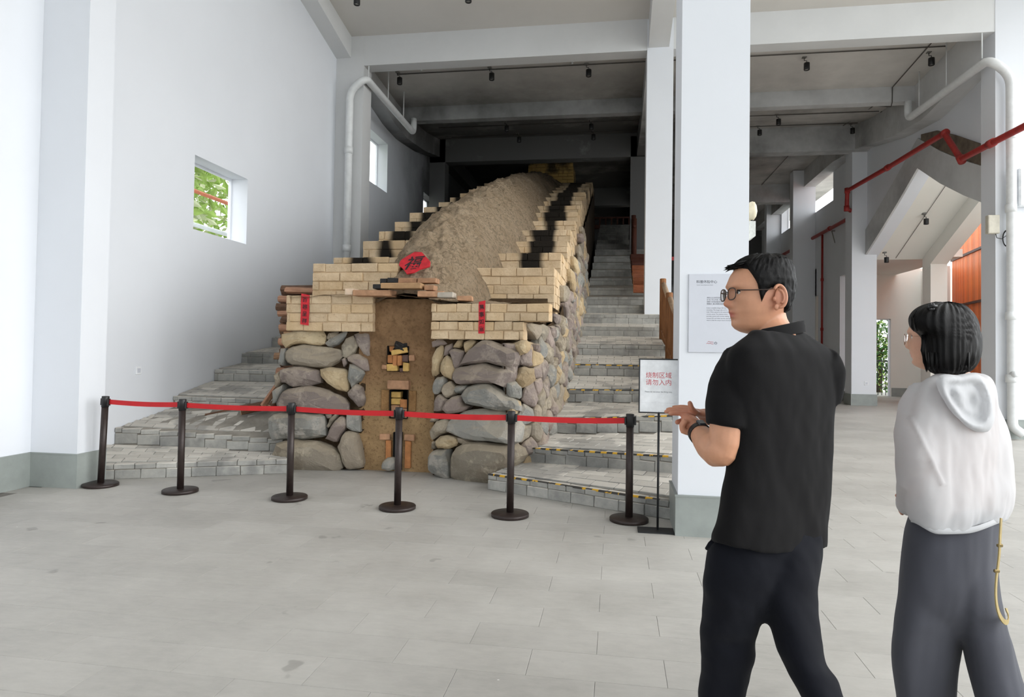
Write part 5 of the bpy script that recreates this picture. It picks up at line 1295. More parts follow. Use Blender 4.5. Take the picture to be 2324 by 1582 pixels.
class Fig:
    """measures a standing figure: photograph pixel + depth offset from the figure's own distance -> world"""
    def __init__(s, d): s.d = d; s.S = F_PX / d
    def P(s, px, py, dd=0.0): return CAM + ray(px, py) * (s.d + dd)
    def loft(s, rows, n=40, shear=0.0, e=0.9, yoff=None, mb=None):
        """rows: (py, xl, xr, half depth, depth offset)"""
        mb = mb or MB(); rg = []
        for r_ in rows:
            py, xl, xr, hd = r_[:4]; dd = r_[4] if len(r_) > 4 else 0.0; c, h = (xl + xr) / 2, (xr - xl) / 2; ring = []
            for k in range(n):
                a = 2 * math.pi * k / n; ca, sa = math.cos(a), math.sin(a)
                x = math.copysign(abs(ca) ** e, ca); y = math.copysign(abs(sa) ** e, sa)
                yo = yoff(py, x) if yoff else 0.0
                depth = s.d + dd + hd * y + shear * x
                # keep the outline in the photograph while the ring turns in depth
                ring.append(CAM + ray(c + h * x, py + yo) * depth)
            rg.append(ring)
        return mb.rings(rg, smooth=True)
    def tube(s, pts, n=16, mb=None):
        """pts: (px, py, dd, radius in metres)"""
        mb = mb or MB(); return mb.tube([s.P(*p[:3]) for p in pts], [p[3] for p in pts], n)
def fine(rows, k=3):
    """smooth in-between rows"""
    A = np.array([list(r_) + [0.0] * (5 - len(r_)) for r_ in rows], float); out = []
    for i in range(len(A) - 1):
        p0, p1, p2, p3 = A[max(i - 1, 0)], A[i], A[i + 1], A[min(i + 2, len(A) - 1)]
        for j in range(k):
            t = j / k; out.append(0.5 * (2 * p1 + (p2 - p0) * t + (2 * p0 - 5 * p1 + 4 * p2 - p3) * t * t + (3 * p1 - p0 - 3 * p2 + p3) * t ** 3))
    out.append(A[-1]); return [tuple(q) for q in out]

# ---- heads: rows of a profile, features as soft bumps; u forward, v to the person's left, w up, origin at the ear
HEAD_ROWS = [(588, 1712, 1762, .030), (592, 1697, 1775, .045), (600, 1680, 1786, .058), (612, 1664, 1793, .068), (625, 1655, 1796, .073), (640, 1649, 1797, .0755), (652, 1647, 1797, .0765), (664, 1649, 1796, .076), (676, 1651, 1794, .075),
             (688, 1652, 1791, .073), (700, 1652, 1786, .070), (710, 1653, 1780, .067), (720, 1656, 1774, .063), (730, 1658, 1768, .059), (742, 1660, 1755, .052), (750, 1666, 1738, .044), (757, 1679, 1722, .032), (761, 1694, 1712, .014)]
HR = [((680 - a) / 732, (1735 - b) / 732, (1735 - c) / 732, d) for a, b, c, d in HEAD_ROWS]
def g(x, s_): return math.exp(-(x / s_) ** 2)
NOSE = [(-.040, 0), (-.034, .001), (-.030, .006), (-.024, .021), (-.016, .0245), (-.006, .019), (.010, .010), (.024, .004), (.036, 0)]
def head_feature(v, w, male=True):
    k = 1.0 if male else 0.8
    d = interp(NOSE, w) * k * (g(v, .0085) if w > -.012 else g(v, .0115)) if -.040 < w < .036 else 0
    for s_ in (-1, 1):
        d += .007 * k * g(v - s_ * .0135, .006) * g(w + .022, .008)
        d -= .011 * g(v - s_ * .031, .014) * g(w - .019, .010)
        d += .006 * g(v - s_ * .046, .020) * g(w + .006, .016)
    d += .006 * k * g(w - .040, .008) * g(v, .045)
    d += .0065 * g(w + .0435, .0045) * g(v, .017) + .006 * g(w + .0575, .0045) * g(v, .015) - .006 * g(w + .0505, .0026) * g(v, .019)
    d -= .004 * g(w + .067, .005) * g(v, .018); d += .005 * g(w + .083, .010) * g(v, .018)
    return d
def head_surface(off=None, nr=110, na=144, male=True):
    """off(fpx, py, theta) -> outward offset (hair); grid of local points"""
    rows = []; W = [r_[0] for r_ in HR]; w0, w1 = W[0], W[-1]
    for i in range(nr + 1):
        t = i / nr; t = 0.5 - 0.5 * math.cos(math.pi * t) if False else t; w = w0 + (w1 - w0) * (t - 0.10 * math.sin(2 * math.pi * t) / 1.0 * 0.9)
        uf, ub, h = [float(np.interp(-w, [-q for q in W], [r_[j] for r_ in HR])) for j in (1, 2, 3)]
        uc = lerp(uf, ub, 0.52); row = []
        for k in range(na):
            a0 = 2 * math.pi * k / na; a = a0 - 0.55 * math.sin(a0)                  # closer points across the face
            ca, sa = math.cos(a), math.sin(a)
            cu = math.copysign(abs(ca) ** 0.88, ca); cv = math.copysign(abs(sa) ** 0.90, sa)
            u = uc + (uf - uc if cu > 0 else uc - ub) * cu; v = h * cv
            if cu > 0.2: u += head_feature(v, w, male) * sstep(0.2, 0.5, cu)
            p = np.array((u, v, w))
            if off is not None:
                n = np.array(((u - uc) / 0.1, v / 0.08, (w + 0.0) / 0.13 + (0.5 if w > 0.06 else 0))); n /= np.linalg.norm(n)
                p = p + n * off(1735 - 732 * u, 680 - 732 * w, a)
            row.append(p)
        rows.append(row)
    return rows
class Head:
    def __init__(s, origin, f, scale=1.0, tilt=0.0):
        """f: horizontal facing direction in world"""
        f = np.array((f[0], f[1], 0.0)); f /= np.linalg.norm(f); up = np.array((0, 0, 1.0)); f = f * math.cos(tilt) + up * math.sin(tilt); l = np.cross((0, 0, 1.0), f); l /= np.linalg.norm(l); s.w = np.cross(f, l)
        s.o = np.array(origin); s.u, s.v, s.k = f, l, scale
    def P(s, p): return s.o + s.k * (s.u * p[0] + s.v * p[1] + s.w * p[2])
    def grid(s, rows): return [[s.P(p) for p in r_] for r_ in rows]
    def ear(s, side):
        mb = MB(); b = .0765 * side
        def e(a, r_=1.0): return s.P((-.006 - .019 * r_ * math.cos(a), b + side * (.010 + .007 * (1 - abs(math.cos(a))) * 0 + .006 * max(0, -math.cos(a + math.pi))), .004 + .034 * r_ * math.sin(a) - .004 * math.cos(a)))
        pts = [e(math.radians(t)) for t in range(150, -96, -12)]
        mb.tube(pts, [.0035 * s.k] + [.0052 * s.k] * (len(pts) - 3) + [.005 * s.k, .004 * s.k], 8)
        mb.ellipsoid(s.P((-.010, b + side * .006, .003)), (.018 * s.k, .0055 * s.k, .030 * s.k), 14, 8, ax=[s.u, s.v, s.w])
        mb.ellipsoid(s.P((.000, b + side * .005, -.030)), (.009 * s.k, .005 * s.k, .010 * s.k), 10, 8, ax=[s.u, s.v, s.w])
        mb.tube([e(math.radians(t), .60) for t in range(100, -70, -14)], .0035 * s.k, 6)
        mb.ellipsoid(s.P((.008, b + side * .004, -.004)), (.005 * s.k, .006 * s.k, .008 * s.k), 8, 6, ax=[s.u, s.v, s.w])
        return mb
def mat_skin(name, base, red):
    t = NT(name); at = t.n('ShaderNodeAttribute'); at.attribute_name = 'tint'; c = lin(base)
    n = t.noise(38, 5); col = t.mix(n, tuple(v * 0.92 for v in c), tuple(min(1, v * 1.05) for v in c))
    col = t.mix(at.outputs['Fac'], col, lin(red)); t.base(col)
    t.b.inputs['Roughness'].default_value = 0.48; t.b.inputs['Subsurface Weight'].default_value = 0.12; t.b.inputs['Subsurface Radius'].default_value = (0.012, 0.005, 0.003); t.b.inputs['Subsurface Scale'].default_value = 0.5
    t.bump(t.noise(260, 3), 0.06, 0.001); return t.m
def tint(me, fn):
    a = me.attributes.new('tint', 'FLOAT', 'POINT'); a.data.foreach_set('value', [max(0.0, min(1.0, fn(np.array(v.co)))) for v in me.vertices])
def mat_cloth(name, rgb, weave=600, rough=0.9, sheen=0.2, var=0.06, bump=0.12):
    t = NT(name); c = lin(rgb); n = t.noise(5, 5); col = t.mix(n, tuple(v * (1 - var) for v in c), tuple(min(1, v * (1 + var)) for v in c))
    t.base(col); t.b.inputs['Roughness'].default_value = rough; t.b.inputs['Sheen Weight'].default_value = sheen; t.b.inputs['Specular IOR Level'].default_value = 0.2
    t.bump(t.noise(weave, 2), bump, 0.001); return t.m
def mat_hair(name, rgb):
    t = NT(name); c = lin(rgb); n = t.noise(60, 5, 0.7, coord='gen', stretch=(1.4, 1.4, 0.16)); col = t.mix(n, tuple(v * 0.55 for v in c), tuple(v * 1.5 for v in c)); t.base(col)
    t.b.inputs['Roughness'].default_value = 0.45; t.b.inputs['Specular IOR Level'].default_value = 0.12; t.bump(n, 0.3, 0.003); return t.m
M_SKIN = mat_skin('skin', (200, 146, 114), (170, 76, 68)); M_SKINF = mat_skin('skin_fair', (210, 164, 138), (180, 92, 82))
M_HAIR = mat_hair('black_hair', (11, 10, 10)); M_SHIRT = mat_cloth('black_polo_cotton', (13, 12, 13), sheen=0.02); M_TROUS = mat_cloth('navy_trouser_cloth', (11, 13, 21), sheen=0.02)
M_GREYT = mat_cloth('grey_trouser_cloth', (72, 73, 80), sheen=0.08, var=0.05); M_SHOE = simple('dark_shoe', (30, 28, 28), 0.5); M_SHOEW = simple('white_shoe', (214, 212, 206), 0.5)
M_FRAME = simple('brown_spectacle_frame', (58, 42, 34), 0.35, bump=0); M_FRAMEG = simple('gold_spectacle_frame', (176, 140, 118), 0.3, 0.6, bump=0)
M_EYE = simple('eye_white', (220, 214, 206), 0.25, bump=0); M_IRIS = simple('dark_iris', (28, 20, 16), 0.2, bump=0)
def jacket_mat():
    t = NT('sheer_white_cloth'); n = t.noise(4, 5); t.base(t.mix(n, lin((204, 205, 207)), lin((220, 221, 223)))); t.b.inputs['Roughness'].default_value = 0.85; t.b.inputs['Specular IOR Level'].default_value = 0.2
    t.bump(t.noise(500, 2), 0.08, 0.001)
    tr = t.n('ShaderNodeBsdfTranslucent'); tr.inputs[0].default_value = (0.86, 0.86, 0.87, 1); tp = t.n('ShaderNodeBsdfTransparent')
    m1 = t.n('ShaderNodeMixShader'); m1.inputs[0].default_value = 0.25; t.l(t.b.outputs[0], m1.inputs[1]); t.l(tr.outputs[0], m1.inputs[2])
    m2 = t.n('ShaderNodeMixShader'); m2.inputs[0].default_value = 0.11; t.l(m1.outputs[0], m2.inputs[1]); t.l(tp.outputs[0], m2.inputs[2]); t.l(m2.outputs[0], t.out.inputs[0]); return t.m
M_JACKET = jacket_mat()
def finger(mb, base, dirs, lens, r0):
    """a chain of phalanges: base point, unit directions, lengths"""
    pts = [np.array(base)]; rad = [r0]
    for i, (d, L) in enumerate(zip(dirs, lens)):
        d = np.array(d) / np.linalg.norm(d)
        pts.append(pts[-1] + d * L * 0.55); rad.append(r0 * (0.97 - 0.07 * i)); pts.append(pts[-1] + d * L * 0.45); rad.append(r0 * (1.0 - 0.09 * (i + 1)))
    d = pts[-1] - pts[-2]; pts.append(pts[-1] + d / np.linalg.norm(d) * r0 * 0.45); rad.append(r0 * 0.42)
    return mb.tube(pts, rad, 10)

# ---------------------------------------------------------------- the man
m = Fig(2.05); pelvis = m.P(1735, 1330)
man = empty('person', (pelvis[0], pelvis[1], 0), 'man in a black polo shirt and navy trousers, glasses, hands together, looking left', 'person')
left, away = -_r0, np.array((-math.sin(YAW), math.cos(YAW), 0.0)); toward = -away
hf = left * math.cos(math.radians(5)) + toward * math.sin(math.radians(5))
HD = Head(m.P(1735, 680, 0.075), hf)
sk = [MB().rings(HD.grid(head_surface(nr=120, na=160)), smooth=True)]
# the near ear faces the camera, so the head's centre plane lies half a head further back
sk.append(m.tube([(1738, 700, 0.075, .054), (1745, 735, 0.07, .057), (1757, 765, 0.05, .062), (1768, 800, 0.02, .075), (1770, 850, 0.01, .09)], 20))
TOR = [(752, 1706, 1822, .085, .03), (765, 1692, 1840, .10, .02), (778, 1674, 1860, .115, .01), (792, 1656, 1879, .125, 0), (806, 1646, 1891, .13, 0), (825, 1641, 1897, .135, 0), (850, 1641, 1900, .14, 0), (900, 1645, 1900, .145, 0), (950, 1652, 1896, .145, 0),
       (1000, 1655, 1893, .145, 0), (1050, 1646, 1891, .145, 0), (1100, 1638, 1889, .145, 0), (1150, 1633, 1887, .146, 0), (1190, 1624, 1884, .155, 0), (1222, 1614, 1881, .16, 0), (1243, 1612, 1879, .16, 0)]
def inset(rows, k, px): return [(r_[0], r_[1] + px, r_[2] - px, r_[3] - k, r_[4] if len(r_) > 4 else 0) for r_ in rows]
sk.append(m.loft(inset(TOR[3:-3], .025, 17), shear=.09))
PEL = [(1210, 1624, 1868, .125), (1250, 1608, 1868, .135), (1300, 1600, 1863, .135), (1340, 1598, 1856, .12), (1375, 1606, 1846, .09), (1405, 1640, 1820, .055), (1415, 1670, 1790, .03)]
LL = [(1230, 1616, 1764, .11, -.005), (1270, 1604, 1766, .13, -.005), (1310, 1598, 1766, .135, .0), (1340, 1595, 1762, .135, .005), (1372, 1592, 1750, .132, .02), (1400, 1592, 1736, .125, .03), (1440, 1591, 1722, .115, .045), (1460, 1591, 1717, .105, .06), (1490, 1590, 1714, .10, .07), (1520, 1589, 1706, .10, .08), (1582, 1586, 1691, .095, .10), (1650, 1584, 1674, .09, .12), (1720, 1588, 1664, .085, .13), (1775, 1592, 1660, .085, .14), (1792, 1594, 1658, .082, .14)]
RL = [(1230, 1716, 1862, .11, .015), (1270, 1714, 1864, .13, .015), (1310, 1716, 1861, .135, .015), (1340, 1720, 1857, .135, .015), (1372, 1730, 1855, .132, .015), (1400, 1737, 1860, .125, .01), (1440, 1752, 1868, .115, 0), (1480, 1763, 1871, .105, -.01), (1510, 1781, 1876, .10, -.02), (1530, 1790, 1891, .10, -.03), (1547, 1798, 1904, .10, -.035), (1582, 1815, 1913, .10, -.05), (1650, 1846, 1936, .09, -.07), (1720, 1874, 1954, .085, -.09), (1790, 1892, 1970, .08, -.11), (1850, 1908, 1988, .08, -.12), (1872, 1912, 1990, .08, -.12)]
sk.append(m.loft(inset(PEL[:5], .035, 22), shear=.08)); sk.append(m.loft(inset(LL, .05, 26))); sk.append(m.loft(inset(RL, .05, 26)))
# near arm: bent at the elbow, forearm reaching forward
sk.append(m.tube([(1668, 850, -.07, .055), (1655, 920, -.11, .053), (1650, 968, -.125, .050), (1646, 1005, -.13, .047), (1640, 1027, -.13, .043), (1633, 1032, -.125, .040)], 18))
sk.append(MB().ellipsoid(m.P(1634, 1024, -.127), (.045, .045, .044), 18, 12)); sk.append(m.tube([(1641, 1026, -.13, .042), (1628, 1026, -.115, .046), (1613, 1012, -.08, .045), (1600, 998, -.04, .039), (1590, 987, 0.0, .032), (1582, 979, .03, .028), (1574, 968, .05, .030)], 18))
# far arm, mostly behind the body
sk.append(m.tube([(1868, 850, .12, .055), (1850, 940, .17, .050), (1800, 1020, .24, .046), (1760, 1010, .25, .044), (1690, 975, .20, .040), (1640, 955, .15, .031), (1618, 949, .13, .027), (1606, 947, .12, .026)], 16))
H_ = MB()                                                             # near hand: a loose fist, the fingers folding away from us
H_.ellipsoid(m.P(1569, 959, .065), (.036, .040, .024), 16, 10, ax=[left * .83 + np.array((0, 0, .55)), away, np.array((0, 0, .83)) - left * .55])
for k, dep in enumerate((.028, .050, .073, .096)):
    q = m.P(1557 + k * 3.5, 950 + (3, 0, 0, 3)[k], dep); L = (.034, .040, .042, .036)[k]
    finger(H_, q, [left * .45 + np.array((0, 0, -.6)), -left * .15 + np.array((0, 0, -1)), -left * .9 + np.array((0, 0, -.2))], (L * .62, L * .55, L * .55), .0115)
finger(H_, m.P(1574, 955, .10), [left + away * .5, left - away * .2 + np.array((0, 0, -.3))], (.032, .026), .0105)
sk.append(H_)
H2 = MB()                                                             # far hand: open, laid flat across the fist
H2.ellipsoid(m.P(1589, 938, .115), (.046, .038, .0135), 18, 10, ax=[left * .985 + np.array((0, 0, .17)), away, np.array((0, 0, .985)) - left * .17])
for k, (dep, dy, L) in enumerate(((.085, 5.0, .066), (.105, 1.0, .078), (.125, -3.0, .074), (.145, -7.5, .060))):
    q = m.P(1566 + (0, -2, -1, 2)[k], 934 + dy, dep); finger(H2, q, [left + np.array((0, 0, .02 + .03 * k)), left + np.array((0, 0, -.02)), left + np.array((0, 0, -.08))], (L * .46, L * .30, L * .24), .0094)
finger(H2, m.P(1583, 938, .082), [left * .75 + toward * .25 + np.array((0, 0, .55)), left * .35 + np.array((0, 0, 1.0))], (.026, .022), .0100)
H2.tube([m.P(1612, 948, .122), m.P(1600, 943, .118), m.P(1590, 939, .116)], [.026, .025, .018], 12)
sk.append(H2)
body = remesh(sk, 0.0036, 4, 0.5)
ears = MB()
for s_ in (-1, 1): ears.add(HD.ear(s_).v, HD.ear(s_).f)
nb_ = len(body.vertices); bme = bmesh.new(); bme.from_mesh(body); em = remesh([HD.ear(1), HD.ear(-1)], 0.0016, 2); bme.from_mesh(em); bme.to_mesh(body); bme.free(); body.polygons.foreach_set('use_smooth', [True] * len(body.polygons))
lipc = HD.P((.105, 0, -.0505)); earc = HD.P((-.006, .08, 0)); handc = m.P(1555, 950, .08); nosec = HD.P((.13, 0, -.018))
def man_tint(p):
    q = p - HD.o; w_ = q @ HD.w; v_ = q @ HD.v; u_ = q @ HD.u
    t = 0.9 * g(w_ + .0505, .010) * g(v_, .021) * (u_ > .08)
    t += .30 * g(np.linalg.norm(p - earc), .040) + .25 * g(np.linalg.norm(p - nosec), .022) + .40 * g(np.linalg.norm(p - handc), .075); return t
tint(body, man_tint)
def to_local(me, root):
    l = Vector(root.location)
    for v in me.vertices: v.co -= l
    me.update(); return me
body.materials.append(M_SKIN); obj('body', to_local(body, man), man)
# hair: a shell over the scalp that dives under the skin outside the hairline
def hairline(f):
    return float(np.interp(f, [1640, 1652, 1668, 1678, 1684, 1692, 1697, 1703, 1712, 1724, 1748, 1757, 1764, 1800], [607, 607, 609, 613, 628, 646, 668, 690, 668, 656, 656, 690, 712, 716]))
def hair_off(f, py, a):
    h = hairline(f); t = (h - py) / 10.0; k = min(1.0, max(-1.0, t))
    th = interp([(575, .0200), (600, .0185), (630, .0125), (660, .0085), (700, .0065), (720, .005)], py) * (1.15 if f < 1675 and py < 625 else 1.0)
    nz = fbm((a * 9, py * 0.05, 1), 1, 3) * .0035 + fbm((a * 26, py * 0.02, 4), 1, 3) * .002
    return (th * k ** 0.6 + nz * k) if k > 0 else 0.012 * k
mb = MB().rings(HD.grid(head_surface(hair_off, nr=110, na=200)), smooth=True)
rr = random.Random(5)
for k in range(70):                                                    # short locks over the brow and crown
    a = rr.uniform(-0.75, 0.75) if k < 34 else rr.uniform(-3.1, 3.1); w_ = rr.uniform(.098, .112) if k < 34 else rr.uniform(.09, .125)
    if k < 34:
        p = np.array((.100 + rr.uniform(-.004, .006), .055 * math.sin(a), w_)); q = p + np.array((rr.uniform(.010, .020), .006 * math.sin(a), rr.uniform(-.012, .002)))
        mb.tube([HD.P(p + (-.025, 0, .006)), HD.P(p), HD.P(q)], [.004, .0035, .0004], 5)
    else:
        c_ = np.array((-.005 + .075 * math.cos(a), .058 * math.sin(a), .09)); p = c_ + (0, 0, .030 + rr.uniform(0, .008)); d = np.array((-.012 * math.cos(a) - .004, .010 * math.sin(a), .004))
        mb.tube([HD.P(p - d), HD.P(p), HD.P(p + d * 1.2)], [.003, .003, .0004], 5)
for s_ in (-1, 1):                                                      # eyebrows
    mb.tube([HD.P((.112 - .016 * abs(t), s_ * (.016 + .032 * t), .0385 + .006 * math.sin(t * 2.4))) for t in (0, .25, .5, .75, 1)], [.003, .0042, .004, .0032, .0012], 8)
local(man, mb).build('hair', M_HAIR, man)
def eyes(Hd, root):
    for s_ in (-1, 1):
        e = local(root, MB().ellipsoid(Hd.P((.094, s_ * .031, .019)), (.0115, .0115, .0115), 14, 10)).build('eye', M_EYE, root)
        local(root, MB().ellipsoid(Hd.P((.1035, s_ * .0315, .019)), (.003, .0055, .0055), 12, 8, ax=[Hd.u, Hd.v, Hd.w])).build('iris', M_IRIS, e)
        local(root, MB().tube([Hd.P((.1045 - .012 * abs(t) ** 2, s_ * (.031 + .015 * t), .0235 - .004 * t * t)) for t in (-1, -.5, 0, .5, 1)], .0019, 6)).build('eyelid', M_HAIR, e)
eyes(HD, man)
def glasses(Hd, root, mat, rx, rz, u0, w0, r_=.0017, sq=0.75, v0=.033):
    gl = MB()
    for s_ in (-1, 1):
        pts = []
        for k in range(29):
            a = 2 * math.pi * k / 28; ca, sa = math.cos(a), math.sin(a)
            v = s_ * v0 + rx * math.copysign(abs(ca) ** sq, ca); w = w0 + rz * math.copysign(abs(sa) ** sq, sa); pts.append(Hd.P((u0 - 2.6 * (abs(v) - .02) ** 2 * (abs(v) > .02) - .012 * abs(v), v, w)))
        gl.tube(pts, r_ * Hd.k, 6)
        gl.tube([Hd.P((u0 - .008, s_ * (v0 + rx), w0 + rz * .55)), Hd.P((u0 - .03, s_ * .0755, w0 + rz * .5)), Hd.P((.03, s_ * .0815, w0 + rz * .62)), Hd.P((-.006, s_ * .082, .036)), Hd.P((-.024, s_ * .080, .020))], r_ * Hd.k, 6)
    gl.tube([Hd.P((u0, -.012, w0 + .006)), Hd.P((u0 + .004, 0, w0 + .008)), Hd.P((u0, .012, w0 + .006))], r_ * Hd.k, 6)
    fr = local(root, gl).build('glasses', mat, root)
    for s_ in (-1, 1):
        P = [Hd.P((u0 - 2.6 * (v0 - .02) ** 2, s_ * v0, w0))]; n = 24
        for k in range(n):
            a = 2 * math.pi * k / n; v = s_ * v0 + rx * .97 * math.copysign(abs(math.cos(a)) ** sq, math.cos(a)); w = w0 + rz * .97 * math.copysign(abs(math.sin(a)) ** sq, math.sin(a)); P.append(Hd.P((u0 - 2.6 * (abs(v) - .02) ** 2 * (abs(v) > .02) - .012 * abs(v), v, w)))
        local(root, MB().add(P, [(0, i + 1, (i + 1) % n + 1) for i in range(n)])).build('lens', M_GLASS, fr)
glasses(HD, man, M_FRAME, .0245, .0185, .125, .013, .0019)
# polo shirt: trunk and both sleeves in one piece
def hem(py, x): return min(1, max(0, (py - 1080) / 163)) * (-13 * sstep(-.1, -1, x) + 14 * (1 - x * x))
sp = [m.loft(fine(TOR, 3), n=56, shear=.09, e=.92, yoff=hem)]
sp.append(m.tube([(1682, 815, -.03, .060), (1672, 845, -.06, .072), (1662, 885, -.09, .072), (1655, 925, -.11, .068), (1650, 960, -.12, .0640), (1649, 970, -.122, .0635)], 24))
sp.append(m.tube([(1855, 815, .07, .060), (1866, 845, .09, .066), (1868, 880, .11, .062), (1866, 908, .12, .060)], 20))
shirt = remesh(sp, 0.006, 6, 0.5)
ctr = m.P(1765, 1000)
def shirt_fold(p, n):
    q = np.array(p) - ctr; x, z = q @ _r0, q[2]
    f = .0035 * math.sin(38 * x + 9 * z + 2 * fbm((x * 5, z * 3, 0), 1, 2)) * sstep(0.05, -.25, z) * .8
    f += .010 * fbm((x * 6 + z * 3, z * 2.2, 3.3), 1, 3) + .004 * fbm((x * 16, z * 8, 1.3), 1, 2)
    return f * .8
wrinkle(shirt, shirt_fold); shirt.materials.append(M_SHIRT); shirt_o = obj('polo_shirt', to_local(shirt, man), man)
mb = MB(); rg = []
for (k, dy, gx) in ((0, 4, 1.00), (1, -9, .985), (2, -19, .95), (3, -22, .93), (4, -19, .89), (5, 2, .92)):
    ring = []
    for i in range(48):
        a = 2 * math.pi * i / 48; x, y = math.cos(a), math.sin(a); cx, hw = 1762, 67 * gx
        ring.append(CAM + ray(cx + hw * x, 762 + dy - 13 * x + (16 if x < -.5 else 0) * (-x - .5)) * (m.d + .045 + .088 * gx * y + .02 * x))
    rg.append(ring)
local(man, mb.rings(rg, smooth=True, cap=False)).build('collar', M_SHIRT, man)
tr_ = remesh([m.loft(fine(PEL, 2), n=48, shear=.035), m.loft(fine(LL, 2), n=36), m.loft(fine(RL, 2), n=36)], 0.008, 6, 0.5)
def tr_fold(p, n):
    q = np.array(p) - pelvis; x, z = q @ _r0, q[2]
    return .010 * fbm((x * 7 + z * 4, z * 5, 7.1), 1, 3) + .006 * math.sin(z * 26 + x * 30) * fbm((x * 4, z * 4, 2), 1, 2)
wrinkle(tr_, tr_fold); tr_.materials.append(M_TROUS); obj('trousers', to_local(tr_, man), man)
local(man, MB().tube([m.P(1622, 1224, -.10), m.P(1611, 1234, -.11), m.P(1604, 1246, -.10)], .006, 6)).build('pocket_edge', M_TROUS, man)
def shoe(root, heel, toe, mat, lift=0.0):
    heel, toe = np.array(heel), np.array(toe); d = toe - heel; L = np.linalg.norm(d); d = d / L; s_ = np.cross((0, 0, 1.0), d); s_ /= np.linalg.norm(s_); u = np.cross(d, s_); mb = MB(); rg = []
    for t, w_, h in ((-.02, .022, .045), (.0, .034, .065), (.12, .038, .085), (.30, .038, .085), (.45, .042, .066), (.65, .048, .050), (.82, .046, .040), (.94, .034, .030), (1.0, .014, .018)):
        rg.append([heel + d * L * t + s_ * w_ * math.cos(a) + u * (h / 2 + h / 2 * math.copysign(abs(math.sin(a)) ** .7, math.sin(a))) for a in [2 * math.pi * k / 16 for k in range(16)]])
    return local(root, mb.rings(rg, smooth=True)).build('shoe', mat, root)
fwd = left * .8 + away * .6
a = m.P(1628, 1790, .14); a[2] = 0.0; shoe(man, a - fwd * .07, a + fwd * .20, M_SHOE)
a = m.P(1952, 1880, -.12); a[2] = 0.0; shoe(man, a - fwd * .05 + np.array((0, 0, .03)), a + fwd * .21, M_SHOE)
# wristband
wc = m.P(1588, 984, .01); wd = m.P(1574, 968, .05) - m.P(1600, 998, -.04); wd /= np.linalg.norm(wd); s1 = np.cross(wd, (0, 0, 1.0)); s1 /= np.linalg.norm(s1); s2 = np.cross(wd, s1)
rg = [[wc + wd * b + (s1 * math.cos(a) + s2 * math.sin(a)) * r_ for a in [2 * math.pi * k / 28 for k in range(28)]] for b, r_ in ((-.010, .032), (-.010, .0362), (.010, .0350), (.010, .031))]
wb = local(man, MB().rings(rg + [rg[0]], smooth=False, cap=False)).build('wristband', M_BLACKPL, man)
local(man, MB().cbox(wc + s2 * -.036 + s1 * .0, (.030, .024, .009), ax=[wd, s1, s2], bev=.003)).build('watch_face', simple('watch_glass', (52, 56, 62), 0.15, bump=0), wb)

# ---------------------------------------------------------------- the woman
f = Fig(2.25); pc = f.P(2165, 1300)
wo = empty('person', (pc[0], pc[1], 0), 'woman with a black bob, sheer white hooded jacket and grey trousers', 'person')
wf = left * math.cos(math.radians(40)) + away * math.sin(math.radians(40))
HW_ = Head(f.P(2143, 776, .03), wf, 0.90)
JK = [(848, 2128, 2216, .07, .02), (857, 2106, 2240, .09, .01), (870, 2089, 2252, .11, 0), (890, 2077, 2261, .125, 0), (915, 2067, 2268, .135, 0), (945, 2055, 2275, .14, 0), (980, 2047, 2283, .145, 0), (1020, 2044, 2290, .15, 0), (1060, 2044, 2296, .155, 0), (1100, 2047, 2301, .165, 0), (1130, 2050, 2304, .17, 0), (1160, 2055, 2300, .168, 0), (1180, 2062, 2293, .16, 0), (1192, 2067, 2286, .155, 0), (1199, 2069, 2284, .153, 0)]
PW = [(1160, 2066, 2272, .115), (1200, 2052, 2270, .125), (1250, 2044, 2268, .135), (1300, 2040, 2266, .135), (1350, 2037, 2270, .13), (1400, 2040, 2274, .11), (1435, 2070, 2250, .07), (1450, 2110, 2220, .04)]
WL = [(1280, 2046, 2190, .10, 0), (1320, 2040, 2194, .12, .0), (1360, 2035, 2194, .125, .01), (1400, 2030, 2192, .125, .02), (1432, 2028, 2187, .12, .02), (1460, 2025, 2180, .115, .03), (1510, 2026, 2172, .11, .04), (1582, 2032, 2165, .11, .06), (1650, 2036, 2160, .11, .07), (1690, 2040, 2156, .11, .07), (1716, 2042, 2154, .11, .07)]
WR = [(1280, 2150, 2264, .10, 0), (1320, 2152, 2268, .12, 0), (1360, 2160, 2274, .125, 0), (1400, 2170, 2284, .125, 0), (1432, 2178, 2293, .12, 0), (1460, 2188, 2303, .115, -.01), (1500, 2197, 2313, .11, -.02), (1540, 2207, 2325, .11, -.03), (1582, 2218, 2340, .11, -.05), (1650, 2238, 2360, .105, -.07), (1720, 2258, 2378, .10, -.08), (1768, 2270, 2388, .10, -.09), (1790, 2274, 2390, .10, -.09)]
sk = [MB().rings(HW_.grid(head_surface(nr=110, na=144, male=False)), smooth=True)]
sk.append(f.tube([(2150, 800, .03, .046), (2158, 835, .03, .047), (2164, 860, .02, .055), (2166, 900, .01, .08)], 18))
sk.append(f.loft(inset(JK[2:], .055, 44), shear=.05)); sk.append(f.loft(inset(PW[:5], .04, 26))); sk.append(f.loft(inset(WL, .06, 40))); sk.append(f.loft(inset(WR, .06, 36)))
sk.append(f.tube([(2098, 905, -.04, .043), (2078, 990, -.09, .038), (2078, 1075, -.11, .035), (2074, 1105, -.09, .034), (2066, 1130, -.01, .028), (2056, 1138, .05, .025)], 14))
sk.append(f.tube([(2228, 905, .04, .043), (2238, 990, .05, .038), (2235, 1060, .06, .035), (2190, 1100, .10, .03), (2110, 1130, .12, .026)], 14))
Hh = MB(); Hh.ellipsoid(f.P(2051, 1137, .06), (.026, .026, .034), 14, 10)
